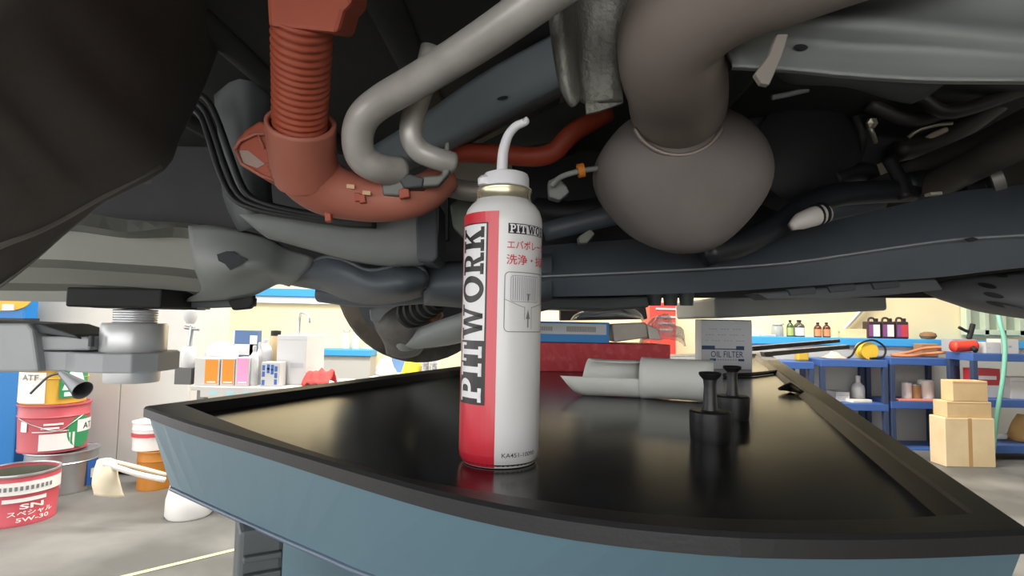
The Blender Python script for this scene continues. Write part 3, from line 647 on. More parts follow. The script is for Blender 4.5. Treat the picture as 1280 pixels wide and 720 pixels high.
for i, (a_, b_, c_, d_, r_, h_) in enumerate((((930, 150), (985, 165), (1040, 150), .95, .012, '#1d1c1c'), ((1000, 120), (1030, 160), (1020, 215), .90, .010, '#17181a'), ((1060, 120), (1075, 165), (1060, 215), .90, .013, '#242424'),
        ((1085, 130), (1140, 150), (1215, 128), .84, .011, '#2c2724'), ((1120, 190), (1180, 175), (1260, 120), .86, .016, '#2b2725'), ((1150, 120), (1190, 140), (1290, 108), .80, .010, '#201e1d'), ((1040, 225), (1075, 215), (1110, 222), .88, .015, '#202226'), ((1130, 232), (1165, 228), (1195, 240), .80, .018, '#1f2226'))):
    tube('dark_hose', pts([a_, b_, c_], d_), r_, mat('hose_dark_%d' % i, h_, .5), car, n=14, steps=6)
for x, y, d_, w_ in ((1040, 190, .9, .05), (1150, 205, .9, .045), (1215, 165, .92, .06), (960, 160, .95, .05)):
    box('housing_rib', U(x, y, d_), (w_, .05, w_*.8), M_black, car, rot=.3, bevel=.008)
# white cleaner nozzle of a hose end glinting behind the arm
pw = pts([(988, 284, .705), (1000, 277, .705), (1016, 271, .705), (1032, 267, .71)])
tube('white_boot', pw, [.005, .011, .0125, .012], mat('boot_white', '#cfc8c4', .4), car, n=18)
for q, t in ((1019, 269.5), (1026, 267)): lathe('boot_band', [(.012, 0), (.0142, 0), (.0142, .003), (.012, .003)], U(q, t, .707), M_rubber, car, n=20, axis=qto(pw[3]-pw[2]))
# small wire with an orange tape and its plug
tube('sensor_wire', pts([(690, 232, .70), (700, 222, .69), (716, 216, .68), (735, 212, .68), (760, 209, .68)]), .0034, mat('wire_grey', '#8d8f8c', .5), car, n=10)
prism('sensor_plug', pts([(685, 226), (697, 220), (708, 232), (712, 240), (700, 250), (686, 246)], .71), (0, .02, 0), mat('plug_grey', '#7d807b', .5), car, bevel=.002)
lathe('orange_tape', [(.0035, 0), (.0085, 0), (.0085, .008), (.0035, .008)], U(722, 214, .68), mat('tape_orange', '#d57f1e', .5), car, n=16, axis=qto(U(735, 212, .68)-U(716, 216, .68)))
tube('rack_tube', pts([(680, 290, .86), (740, 275, .85), (800, 262, .84), (870, 250, .84)]), .016, M_arm, car, n=16)
tube('rack_tube', pts([(670, 262, .92), (720, 266, .90), (790, 252, .90)]), .02, M_black, car, n=16)
prism('rack_bolt', pts([(723, 296), (738, 286), (744, 292), (734, 304), (724, 304)], .80), (0, .02, 0), mat('rack_pale', '#75776f', .6), car, bevel=.002)
# -- long crossmember: upper face, ridge, lower face
x0 = [(640, 312, .90), (710, 306, .88), (800, 300, .86), (900, 296, .84), (990, 288, .81), (1093, 265, .77), (1193, 242, .73), (1263, 234, .70), (1400, 215, .64)]
x1_ = [(640, 347, .80), (710, 344, .79), (800, 340, .775), (900, 335, .76), (990, 328, .74), (1080, 315, .71), (1170, 302, .68), (1240, 296, .655), (1400, 288, .60)]
x2 = [(640, 349, .805), (710, 346, .795), (800, 342, .78), (900, 337, .765), (990, 330, .745), (1080, 317, .715), (1170, 305, .685), (1240, 299, .66), (1400, 291, .605)]
x3 = [(640, 371, .83), (710, 369, .82), (800, 367, .80), (900, 363, .79), (990, 357, .77), (1080, 351, .74), (1170, 345, .71), (1240, 336, .68), (1400, 318, .62)]
x4 = [(640, 370, .92), (710, 368, .92), (800, 366, .91), (900, 362, .90), (990, 357, .88), (1080, 351, .84), (1170, 345, .80), (1240, 337, .77), (1400, 320, .72)]
cm = loft('crossmember', [ext(pts(r)) for r in (x0, x1_, x2, x3, x4)], M_arm, car, su=4, sv=1, smooth=False)
tube('crossmember_seam', pts([(x, y, d-.001) for x, y, d in x1_]), .0016, mat('seam_grey', '#7b7f82', .5), cm, n=8, steps=3)
prism('seam_slot', pts([(1208, 298), (1216, 296), (1224, 299), (1214, 302)], .655), (0, .004, 0), M_black, cm)
# -- panels below the crossmember
prism('under_panel', pts([(672, 372), (760, 372), (810, 370), (812, 384), (760, 388), (690, 386), (672, 390)], 1.02), (0, .12, 0), M_body2, car, bevel=.004)
prism('under_panel', pts([(700, 378), (750, 374), (806, 374), (810, 399), (700, 401)], 1.4), (0, .04, 0), mat('under_panel_grey', '#5c6062', .6), car, bevel=.004)  # plain grey panel of the car, one even colour
prism('under_panel', pts([(893, 372), (1108, 356), (1110, 388), (895, 398)], 1.25), (0, .3, 0), M_body, car, bevel=.006)
prism('lower_bracket', pts([(945, 366), (1000, 362), (1080, 354), (1170, 348), (1180, 362), (1120, 368), (1060, 372), (960, 374)], .86), (0, .05, 0), mat('bracket_mid', '#62666a', .55), car, bevel=.003)
for x, y in ((985, 364), (1035, 360), (1090, 356)): prism('bracket_lug', pts([(x, y-3), (x+34, y-6), (x+36, y+3), (x+4, y+6)], .855), (0, .01, 0), M_arm, car, bevel=.002)
for x in (818, 838, 858): lathe('drain_boss', [(0, 0), (.012, 0), (.014, .02), (.014, .05), (0, .05)], U(x, 382, 1.05), M_body2, car, n=16)
# -- slotted liner, bottom right
fl0 = [(1148, 362, .95), (1180, 352, .92), (1220, 346, .88), (1290, 338, .84), (1380, 330, .8)]
fl1 = [(1158, 366, .94), (1190, 364, .90), (1230, 362, .86), (1290, 360, .82), (1380, 356, .78)]
fl2 = [(1172, 372, .94), (1202, 378, .90), (1236, 382, .86), (1290, 386, .82), (1380, 390, .78)]
fl3 = [(1190, 378, 1.0), (1214, 386, .96), (1246, 392, .92), (1290, 398, .88), (1380, 406, .84)]
ln_ = loft('liner', [ext(pts(r)) for r in (fl0, fl1, fl2, fl3)], mat('liner_grey', '#5d5e60', .6, hex2='#67686a', scale=6), car, su=4, sv=3)
for x, y, wd, d in ((1248, 343, 12, .85), (1234, 357, 12, .855), (1242, 369, 13, .852), (1256, 382, 24, .842)):
    blot('liner_slot', ln_, [(x + wd*math.cos(t), y + wd*.2*math.cos(t) + 3.2*math.sin(t)) for t in [i*math.pi/8 for i in range(16)]], M_black)

# ================================================================== LIFT ARM AND PAD
LD = .90
M_lift = mat('lift_grey', '#b2b6b9', .45, .05, hex2='#a6abae', scale=6)
M_steel = mat('bright_steel', '#dadcde', .3, .3)
la = empty('lift_arm', U(165, 440, LD), 'grey steel lift arm carrying a bright screw pad under the car sill', 'lift arm')
pc = U(167, 440, LD)
k = LD/F
def zpx(y): return U(167, y, LD).z
arm = prism('arm_plate', [Vector((U(x, 440, LD).x, pc.y + dy*k, zpx(462))) for x, dy in ((-260, -34), (50, -36), (110, -34), (130, -46), (167, -52), (196, -46), (212, -22), (212, 22), (196, 46), (167, 52), (130, 46), (110, 34), (-260, 34))], (0, 0, zpx(439)-zpx(462)), M_lift, la, bevel=.002)
prism('arm_sleeve', pts([(-260, 404), (34, 404), (40, 412), (48, 465), (-260, 468)], LD-.06), (0, .12, 0), M_lift, la, bevel=.004)
prism('arm_cap', pts([(-40, 400), (50, 405), (92, 418), (100, 424), (34, 414), (-40, 408)], LD-.05), (0, .10, 0), mat('lift_dark', '#4a4f53', .5), la, bevel=.002)
prism('arm_tongue', pts([(40, 420), (108, 421), (112, 424), (112, 438), (40, 438)], LD-.045), (0, .09, 0), M_lift, la, bevel=.003)
lathe('arm_pin', [(0, 0), (.004, 0), (.004, .016), (0, .018)], U(114, 433, LD-.05), mat('pin_dark', '#3b3d3f', .5), la, n=12)
z0 = zpx(475)
def sc_(y): return zpx(y)
lathe('pad_base', [(0, sc_(477)), (29*k, sc_(477)), (30*k, sc_(474)), (30*k, sc_(461)), (0, sc_(461))], (pc.x, pc.y, 0), M_steel, la, n=40)
lathe('pad_collar', [(0, sc_(441)), (35*k, sc_(441)), (36*k, sc_(439)), (36*k, sc_(407)), (34*k, sc_(404)), (20*k, sc_(404))], (pc.x, pc.y, 0), M_steel, la, n=40)
pf = [(0, sc_(405))]
for i in range(6): pf += [(23*k, sc_(404-i*3)), (24.5*k, sc_(403-i*3)), (23*k, sc_(402-i*3))]
lathe('pad_screw', pf + [(0, sc_(385))], (pc.x, pc.y, 0), M_steel, la, n=36, lim=20)
box('rubber_pad', (pc.x + 6*k, pc.y, sc_(374)), (112*k, 100*k, 23*k), M_rubber, la, bevel=.003)

# ================================================================== THINGS ON THE TRAY
def face_org(c, s): return Vector((c[0]-s[0]/2, c[1]-s[1]/2, c[2]-s[2]/2))
EX, EZ = (1, 0, 0), (0, 0, 1)
def slab(name, x0, x1, ytop, zb, d, depth, m, label, cat, group=None, bevel=.0015, rot=0.0):
    # a boxed thing whose foot stands at height zb, d metres off; returns (root, centre, size)
    a, b = U(x0, ytop, d), U(x1, ytop, d); z1 = (a.z+b.z)/2
    c = Vector(((a.x+b.x)/2, (a.y+b.y)/2 + depth/2, (zb+z1)/2)); s = (abs(b.x-a.x), depth, z1-zb)
    r = empty(name, (c.x, c.y, zb), label, cat, group)
    box('body', c, s, m, r, rot, bevel)
    return r, c, s
def dist_on(x, y, z): return PL(x, y, z).y * math.cos(PITCH) + (PL(x, y, z).z - CAMZ) * math.sin(PITCH)
# red flat box with a faint woven pattern
M_redbox = mat('red_card', '#c22a33', .5, hex2='#d4525a', scale=60, thr=(.5, .7))
d1 = 1.075
r, c, s_ = slab('red_box', 640, 838, 429, ZT, d1, .10, M_redbox, 'long flat red box lying under the blue and white box', 'box')
zred = c.z + s_[2]/2
flat('stripe_print', polys([[(s_[0]*(t), .004), (s_[0]*(t+.03), .004), (s_[0]*(t-.03), s_[2]-.004), (s_[0]*(t-.06), s_[2]-.004)] for t in (.30, .40, .50, .60, .70, .80)]), face_org(c, s_), EX, EZ, mat('red_light', '#c73740', .5), r)
# blue and white box on top of it
M_boxblue = mat('card_blue', '#1f86cf', .45)
r, c, s_ = slab('filter_box', 648, 762, 402, zred+.0003, d1+.005, .09, M_boxblue, 'blue box with white label strip lying on the red box', 'box')
zblue = c.z + s_[2]/2
o_ = face_org(c, s_)
flat('label_strip', rects([(0, s_[2]*.40, s_[0]*.965, s_[2]*.90)]), o_, EX, EZ, mat('card_white', '#c9ccd2', .5), r)
flat('faint_print', rects([(s_[0]*(.53+.018*i), s_[2]*.52, s_[0]*(.53+.018*i+.012), s_[2]*.78) for i in range(18)]), o_, EX, EZ, mat('ink_taupe', '#8d8880', .6), r, .001)
flat('faint_print', rects([(s_[0]*(.22+.02*i), s_[2]*.55, s_[0]*(.22+.02*i+.012), s_[2]*.75) for i in range(8)]), o_, EX, EZ, mat('ink_taupe', '#8d8880', .6), r, .001)
# pale pleated filter end beside it
r = empty('paper_filter', U(787, 430, d1), 'pale silvery filter block sticking out beside the blue box', 'filter')
prism('body', pts([(765, 405), (808, 403), (810, 422), (768, 428)], d1+.01), (0, .1, 0), mat('filter_pale', '#b4ada2', .45, hex2='#c4beb4', scale=18), r, bevel=.003)
prism('end_fold', pts([(808, 405), (822, 411), (828, 425), (812, 424)], d1+.012), (0, .08, 0), mat('filter_fold', '#ccc6be', .45), r, bevel=.002)
# crumpled clear bags
def crumple(name, px, d, dep, label, seed, op=.5):
    g = 13; rows = []
    (ax_, ay), (bx, by) = px
    for i in range(g):
        t = i/(g-1); row = []
        for j in range(g+6):
            u = j/(g+5)
            nz = noise.noise_vector(Vector((u*5+seed, t*5, seed)))
            up = math.sin(math.pi*u)**.6 * math.sin(math.pi*(.12+.8*t))
            X = ax_ + (bx-ax_)*u + nz.x*5; Y = by - (by-ay)*up*(1+.35*nz.y)
            row.append(U(X, Y, d + dep*t + nz.z*.01))
        rows.append(row)
    o = loft(name, rows, clear_mat('clear_film', '#dfe4e6', op, .12), None, su=1, thick=0, smooth=False)
    tag(o, label, 'plastic bag'); return o
crumple('plastic_bag', ((714, 381), (806, 401)), d1+.02, .09, 'crumpled clear plastic bag lying on the blue box', 3.1)
crumple('plastic_bag', ((800, 396), (858, 433)), d1+.03, .10, 'crumpled clear plastic film beside the pale filter block', 8.4)
# oil filter carton
M_carton = mat('carton_white', '#cdd0d6', .55)
do = 1.22
r, c, s_ = slab('oil_filter_box', 877, 940, 401, ZT, do, .045, M_carton, 'white oil filter carton with blue lettering standing on the tray', 'box', bevel=.001)
o_ = face_org(c, s_); W_, H_ = s_[0], s_[2]
M_navy = mat('ink_navy', '#24436b', .5)
flat('blue_bars', rects([(0, H_*.40, W_*.26, H_*.48), (W_*.68, H_*.40, W_*.84, H_*.48), (W_*.16, H_*.17, W_*.28, H_*.215), (W_*.72, H_*.17, W_*.84, H_*.215), (W_*.26, H_*.405, W_*.68, H_*.425)]), o_, EX, EZ, M_navy, r)
flat('title', fit(textmesh('OIL FILTER', .004), W_*.18, H_*.245, W_*.82, H_*.37), o_, EX, EZ, M_navy, r)
flat('small_print', rects([(W_*(.08+.06*i), H_*y, W_*(.08+.06*i+.04), H_*(y+.012)) for y in (.82, .70, .58) for i in range(13) if (i*7+int(y*10)) % 4] + [(W_*(.31+.05*i), H_*.18, W_*(.31+.05*i+.03), H_*.205) for i in range(8)]), o_, EX, EZ, M_light, r)
box('lid_edge', (c.x, c.y, c.z+s_[2]/2+.0012), (W_*.98, s_[1]*.98, .0022), mat('lid_navy', '#44516a', .5), r)
# sheets of white paper rolled up
M_paper = mat('paper_white', '#e2e4df', .6)
def sheet(name, rows, label, cat='paper'):
    o = loft(name, rows, M_paper, None, su=3, sv=3, thick=.0008); tag(o, label, cat); return o
dp = dist_on(840, 500, ZT)
def roll(x0, y0, x1, y1, rr, a0, a1, d0, d1_, zlift=0, slant=0.0):
    # curved sheet round an axis between two pixels
    A, B = U(x0, y0, d0), U(x1, y1, d1_); A.z = B.z = ZT + rr + zlift; axd = (B-A).normalized(); up = Vector((0, 0, 1)); side = axd.cross(up)
    rows = []
    for i in range(9):
        a = rad(a0 + (a1-a0)*i/8)
        rows.append([A.lerp(B, t) + (side*math.cos(a) + up*math.sin(a))*rr*(1 - .04*math.sin(3*t)) - axd*slant*(1-t)*(i/8-.6) for t in (0, .33, .66, 1)])
    return rows
d0 = dist_on(800, 497, ZT)
sheet('paper_sleeve', roll(802, 470, 892, 478, .0255, -130, 190, d0, d0-.03), 'white paper sleeve rolled into a tube on the tray')
sheet('paper_curl', roll(716, 478, 806, 472, .021, -100, 12, d0+.02, d0+.0, 0, .034), 'white paper sheet curled open, torn at its left end')
sheet('paper_curl', roll(730, 462, 802, 462, .022, 62, 235, d0+.03, d0+.02, .002, .015), 'strip of white paper arching behind the torn curled sheet')
# two black plastic plungers
M_plug = mat('black_plastic', '#19191b', .38, bump=.05, bscale=200)
def plunger(xc, yb, wpx, ytop, label):
    dd = dist_on(xc, yb, ZT); b = PL(xc, yb, ZT); rr = wpx/2*dd/F; Hh = (yb-ytop)*dd/F*.98
    b.y += rr*.9
    r = empty('black_plunger', b, label, 'plunger', 'black plungers on the tray')
    lathe('base_cup', [(0, 0), (rr*.93, 0), (rr*.97, Hh*.08), (rr, Hh*.36), (rr*1.0, Hh*.42), (rr*.9, Hh*.445), (rr*.55, Hh*.44), (0, Hh*.46)], b, M_plug, r, n=36)
    lathe('stem', [(0, Hh*.44), (rr*.40, Hh*.44), (rr*.34, Hh*.52), (rr*.30, Hh*.80), (rr*.34, Hh*.90), (0, Hh*.90)], b, M_plug, r, n=24)
    lathe('flared_top', [(rr*.34, Hh*.89), (rr*.52, Hh*.95), (rr*.55, Hh*.985), (rr*.50, Hh), (rr*.36, Hh*.97), (0, Hh*.95)], b, M_plug, r, n=28)
plunger(896, 556, 52, 466, 'nearer black plastic plunger with flared stem, closest to the spray can')
plunger(923, 527, 42, 458, 'farther black plastic plunger with flared stem, in front of the oil filter carton')
# black rods lying along the back corner of the tray
def thingtube(name, p, r, m, label, cat, **k):
    o = tube(name, p, r, m, None, **k); tag(o, label, cat); return o
zz = ZR + .006
prism('steel_bar', pts([(940, 433), (1050, 424), (1051, 428), (942, 439)], 1.75), (0, .03, 0), mat('bar_dark', '#4b4844', .5, .3), cart, bevel=.002)  # loose steel bar, only grouped with the cart
prism('steel_bar', pts([(955, 440), (1062, 431), (1063, 436), (957, 446)], 1.62), (0, .03, 0), mat('bar_dark2', '#55524d', .5, .3), cart, bevel=.002)  # second loose bar, grouped the same way
thingtube('black_pen', [PL(905, 469, ZT+.004), PL(940, 468, ZT+.004), PL(975, 464, ZT+.004)], .0038, M_plug, 'thin black rod lying beside the oil filter carton', 'rod', n=10)
thingtube('black_clip', [PL(974, 486, ZT+.006), PL(988, 484, ZT+.007), PL(1003, 490, ZT+.005)], [.002, .007, .002], M_plug, 'small black clip lying against the right tray rim', 'clip', n=10)

# ================================================================== LEFT BACKGROUND: PAILS, CABINET, MOP JUG
M_cab = mat('cabinet_grey', '#cfcdc8', .5, hex2='#c8c6c1', scale=2)
r = empty('steel_cabinet', (U(137, 500, 3.55).x, U(137, 500, 3.55).y, 0), 'tall pale grey steel cabinet behind the stacked pails', 'cabinet')
xa, xb, xm = U(30, 500, 3.55).x, U(236, 500, 3.55).x, U(151, 500, 3.55).x; yc = U(137, 500, 3.55).y
box('body', ((xa+xb)/2, yc+.24, .9), (xb-xa, .46, 1.8), M_cab, r, bevel=.004)
for q0, q1 in ((xa, xm), (xm, xb)):
    dr = box('door', ((q0+q1)/2, yc-.0, .92), (q1-q0-.006, .02, 1.72), M_cab, r, bevel=.003)
    box('handle', (xm + (-.05 if q1 == xm else .05), yc-.02, 1.25), (.02, .02, .12), mat('handle_grey', '#8a8a88', .4, .5), dr, bevel=.003)
box('plinth', ((xa+xb)/2, yc+.23, .02), (xb-xa-.02, .44, .06), mat('plinth_dark', '#5a5957', .6), r)
M_mblue = mat('machine_blue', '#0f6fb4', .45)
r = empty('blue_machine', (U(-10, 500, 3.3).x, U(0, 500, 3.3).y, 0), 'bright blue machine with a yellow round badge, at far left', 'machine')
xr = U(24, 480, 3.3).x; ym = U(0, 480, 3.3).y
box('body', (xr-.35, ym+.05, .6), (.7, .1, 1.2), M_mblue, r, bevel=.01)
lathe('yellow_badge', [(0, 0), (.15, 0), (.15, .008), (0, .008)], (U(2, 374, 3.3).x, ym-.008, U(2, 374, 3.3).z), mat('badge_yellow', '#e0a81e', .5), r, n=32, axis=qto((0, 1, 0)), sy=.45)
box('white_tag', (U(7, 384, 3.3).x, ym-.011, U(7, 384, 3.3).z), (.07, .006, .035), mat('tag_white', '#dcd8d0', .5), r)
box('dark_seam', (xr-.35, ym+.05, U(0, 399, 3.3).z), (.71, .11, .015), M_black, r)
def pail(xc, wpx, d, z0, z1, label, m, lid=True, open_=False, rim=None, name='pail'):
    R_ = wpx/2*d/F; cx = U(xc, 600, d+R_); c = Vector((cx.x, cx.y, z0)); h_ = z1-z0
    r = empty(name, c, label, 'pail', 'pails and tins on the floor at left')
    prf = [(0, .004), (R_*.94, .004), (R_*.96, 0), (R_*.97, .006), (R_*.955, .014), (R_, h_*.70), (R_*1.0, h_*.72), (R_*1.025, h_*.74), (R_*1.0, h_*.76), (R_*1.0, h_*.97)]
    if open_: prf += [(R_*.975, h_*.97), (R_*.93, .03), (0, .03)]
    else: prf += [(R_*.95, h_*.98), (R_*.9, h_*.95), (0, h_*.95)]
    lathe('shell', prf, c, m, r, n=40)
    lathe('rim', [(R_*.96, h_*.955), (R_*1.03, h_*.955), (R_*1.04, h_*.975), (R_*1.03, h_), (R_*.97, h_), (R_*.96, h_*.98)], c, rim or m, r, n=40)
    return r, c, R_*1.002, h_
def wrapp(name, bm, c, R_, ph, m, parent, off=.002): return cyl_print(name, bm, c, R_, m, parent, rad(ph) + math.atan2(-c.x, c.y), off)
M_silver = mat('tin_silver', '#b4b6b8', .3, .75); M_redpail = mat('pail_red', '#b8525a', .4); M_lw = mat('label_white', '#e6e4e0', .5); M_green = mat('label_green', '#2f8a55', .5)
zs = U(75, 566, 3.12).z; zr2 = U(62, 506, 3.12).z; zy = U(60, 462, 3.12).z
r, c, R_, h_ = pail(76, 78, 3.05, 0, zs, 'silver metal pail at the foot of the stack, with a blue label', M_silver)
wrapp('blue_label', rects([(0, h_*.12, R_*rad(34), h_*.72)]), c, R_, 42, mat('label_blue', '#2a63b4', .5), r)
wrapp('label_mark', rects([(R_*rad(8), h_*.3, R_*rad(22), h_*.52)]), c, R_, 42, M_lw, r, .003)
wrapp('pale_label', rects([(0, h_*.2, R_*rad(40), h_*.66)]), c, R_, -40, mat('label_pale', '#c6c8d4', .5), r)
r, c, R_, h_ = pail(63, 76, 3.05, zs+.001, zr2, 'red pail in the middle of the stack, on the silver pail', M_redpail)
wrapp('white_labels', rects([(0, h_*.06, R_*rad(56), h_*.40), (R_*rad(2), h_*.50, R_*rad(30), h_*.54), (R_*rad(-12), h_*.44, R_*rad(45), h_*.46), (R_*rad(6), h_*.58, R_*rad(36), h_*.62), (R_*rad(-36), h_*.45, R_*rad(-22), h_*.66)]), c, R_, -22, M_lw, r)
wrapp('green_disc', polys([arc(R_*rad(20), h_*.40, R_*rad(26), h_*.34, 0, 360, 24)[:-1]]), c, R_, 26, M_green, r)
wrapp('white_patch', rects([(0, h_*.38, R_*rad(48), h_*.64)]), c, R_, 38, M_lw, r, .003)
wrapp('letter_mark', fit(textmesh('AT', .01), 0, h_*.43, R_*rad(26), h_*.56), c, R_, 50, M_ink, r, .004)
tube('wire_handle', [c + Vector((R_*1.02*math.sin(rad(p)), -R_*1.02*math.cos(rad(p)), h_*hh)) for p, hh in ((-60, .74), (-20, .70), (15, .56), (45, .46), (70, .62), (88, .74))], .003, M_silver, r, n=6)
r, c, R_, h_ = pail(60, 72, 3.05, zr2+.001, zy, 'yellow and white tin on top of the stack of pails', mat('tin_yellow', '#d0a43c', .45), name='tin')
wrapp('white_label', rects([(0, h_*.05, R_*rad(74), h_*.92)]), c, R_, -88, M_lw, r)
wrapp('green_label', rects([(0, h_*.18, R_*rad(62), h_*.95)]), c, R_, 8, M_green, r)
wrapp('white_picture', polys([[(R_*rad(4), h_*.40), (R_*rad(56), h_*.40), (R_*rad(40), h_*.92), (R_*rad(16), h_*.92)], [(R_*rad(8), h_*.22), (R_*rad(54), h_*.22), (R_*rad(54), h_*.34), (R_*rad(8), h_*.34)]]), c, R_, 8, mat('label_ice', '#d5e2e4', .5), r, .003)
wrapp('tin_lettering', fit(textmesh('ATF', .01), 0, h_*.70, R_*rad(34), h_*.86), c, R_, -60, M_grey, r, .004)
r = empty('funnel', (c.x, c.y, zy+.01), 'dark grey metal funnel spout lying on the top tin', 'funnel')
A, B = U(76, 466, 2.98), U(110, 488, 2.93)
lathe('spout', [(.012, 0), (.02, .03), (.034, (B-A).length*.6), (.05, (B-A).length), (.046, (B-A).length), (.03, (B-A).length*.6)], A, mat('funnel_grey', '#63656a', .35, .6), r, n=24, axis=qto(B-A + Vector((0, -.03, 0))))
tube('stem', [Vector((c.x, c.y, zy+.008)), A.lerp(Vector((c.x, c.y, zy+.008)), .4), A], .012, mat('funnel_grey', '#63656a', .35, .6), r, n=10)
tube('grip', pts([(80, 466, 2.98), (62, 470, 2.97), (48, 482, 2.95), (38, 492, 2.94)]), .006, mat('grip_dark', '#4c4d50', .4, .5), r, n=8)
# front red pail, open
zt = U(30, 597, 2.6).z
r, c, R_, h_ = pail(25, 84, 2.6, 0, zt, 'open red pail with white lettering standing in front of the stack', mat('pail_pinkred', '#cb5560', .4), open_=True, rim=M_silver)
wrapp('white_band', rects([(0, h_*.62, R_*rad(150), h_*.86)]), c, R_, -75, M_lw, r, .006)
wrapp('band_marks', rects([(R_*rad(12+7*i), h_*.70, R_*rad(16+7*i), h_*.78) for i in range(14)]), c, R_, -60, M_grey, r, .008)
wrapp('white_plate', rects([(0, h_*.47, R_*rad(62), h_*.545)]), c, R_, -22, M_lw, r)
wrapp('grade_lettering', fit(textmesh('SN', .03), 0, h_*.33, R_*rad(34), h_*.43), c, R_, 2, M_lw, r)
wrapp('name_lettering', fit(textmesh('スペシャル', .02), 0, h_*.20, R_*rad(66), h_*.30), c, R_, -14, M_lw, r)
wrapp('viscosity_lettering', fit(textmesh('5W-30', .02), 0, h_*.09, R_*rad(48), h_*.17), c, R_, -2, M_lw, r)
lathe('oily_inside', [(0, 0), (R_*.93, 0), (R_*.955, h_*.2), (R_*.94, h_*.2), (R_*.9, .006), (0, .006)], c + Vector((0, 0, h_*.72)), mat('oily_olive', '#565a4c', .4), r, n=32)
# white-red tin on an orange tin behind the tray corner
zo = U(187, 566, 3.2).z; zo2 = U(183, 530, 3.2).z
r, c, R_, h_ = pail(194, 42, 3.2, 0, zo, 'orange-brown tin on the floor behind the tray corner', mat('tin_orange', '#c5812e', .45))
r, c, R_, h_ = pail(187, 44, 3.2, zo+.001, zo2, 'white tin with a red band, standing on the orange tin', mat('tin_white', '#ecebe8', .45))
wrapp('red_band', rects([(0, h_*.48, R_*rad(170), h_*.62)]), c, R_, -85, M_redink, r, .004)
# white jug with stick and cloth
zj = U(225, 540, 2.75).z; b = PL(220, 653, 0); Rj = 27*2.8/F; b.y += Rj
M_jug = mat('jug_white', '#ecebe9', .45)
r = empty('white_jug', b, 'white plastic jug standing on the floor below the tray corner', 'jug')
lathe('body', [(0, .004), (Rj*.92, 0), (Rj, .012), (Rj*.98, .09), (Rj*.80, .17), (Rj*.62, .22), (Rj*.58, .40), (Rj*.60, .42), (Rj*.54, .42), (Rj*.5, .23), (0, .2)], b, M_jug, r, n=36, sx=1.0)
tube('handle', [b + Vector((.055, -.02, .36)), b + Vector((.11, -.02, .34)), b + Vector((.11, -.02, .24)), b + Vector((.065, -.02, .2))], .01, M_jug, r, n=10)
r = empty('mop_stick', U(168, 585, 2.75), 'pale wooden stick with a beige cloth hanging from its end', 'mop')
tube('stick', pts([(132, 575, 2.70), (170, 584, 2.72), (208, 594, 2.76)]), .012, mat('wood_pale', '#d8c9b2', .6), r, n=10)
tube('stick', pts([(130, 579, 2.66), (170, 592, 2.68), (206, 600, 2.7)]), .013, mat('wood_white', '#e2dcd6', .6), r, n=10)
loft('cloth', [pts(q) for q in ([(122, 576, 2.70), (128, 573, 2.68), (136, 573, 2.67), (143, 577, 2.69)], [(117, 590, 2.70), (125, 588, 2.66), (138, 588, 2.65), (148, 592, 2.68)], [(116, 606, 2.69), (125, 607, 2.65), (140, 606, 2.66), (152, 608, 2.68)], [(118, 619, 2.70), (128, 621, 2.66), (142, 621, 2.68), (156, 621, 2.69)])], mat('cloth_beige', '#e9dcc2', .85, bump=.2, bscale=40), r, su=4, sv=4, thick=.006, rough=.01)

# ================================================================== BENCH WITH BOTTLES, LEFT OF CENTRE
DB = 3.0
zb = U(330, 484, DB).z; yb_ = U(330, 484, DB).y
xa, xb = U(238, 484, DB).x, U(411, 484, DB).x
bn = empty('work_bench', ((xa+xb)/2, yb_+.25, 0), 'low white-topped bench crowded with bottles and boxes', 'bench')
M_bw = mat('bench_white', '#c4c2be', .5)
box('top', ((xa+xb)/2, yb_+.26, zb-.012), (xb-xa, .52, .024), M_bw, bn, bevel=.003)
fp = box('front_strip', ((xa+xb)/2+.03, yb_-.006, zb-.03), (xb-xa-.06, .012, .055), M_bw, bn, bevel=.002)
flat('strip_marks', rects([(.05+.09*i, .015, .05+.09*i+.04, .035) for i in range(7)]), (xa+.06, yb_-.012, zb-.0575), EX, EZ, mat('ink_teal', '#a9cfd6', .6), fp)
for x in (xa+.04, xb-.04):
    for y in (yb_+.05, yb_+.47): box('leg', (x, y, (zb-.024)/2), (.04, .04, zb-.024), mat('bench_leg', '#84837e', .5), bn)
box('shelf', ((xa+xb)/2, yb_+.26, .25), (xb-xa-.08, .44, .02), M_bw, bn)
def bx(name, x0, y0, x1, m, label, d=DB+.04, depth=.09, z=None, cat='box', group='boxes on the white bench', bevel=.002):
    z = zb if z is None else z
    return slab(name, x0, x1, y0, z+.0005, d, depth, m, label, cat, group, bevel)
M_or = mat('card_orange', '#f08c22', .5)
for (x0, x1, y0, lab_, mm) in ((244, 275, 448, 'leftmost orange and white carton on the white bench', M_or), (276.5, 294, 448, 'orange carton between the other orange one and the pink one', M_or), (295, 312, 447, 'pink carton on the white bench beside the orange ones', mat('card_pink', '#e79ac6', .5))):
    r, c, s_ = bx('carton', x0, y0, x1, M_bw, lab_)
    f0_ = .42 if x0 == 244 else .12
    flat('colour_panel', rects([(s_[0]*f0_, s_[2]*.06, s_[0]*.94, s_[2]*.96)]), face_org(c, s_), EX, EZ, mm, r)
    flat('print_mark', rects([(s_[0]*(f0_+.1), s_[2]*.10, s_[0]*.86, s_[2]*.15)]), face_org(c, s_), EX, EZ, M_white, r, .001)
r, c, s_ = bx('carton', 327, 453, 350, M_bw, 'white carton with blue picture print on the bench')
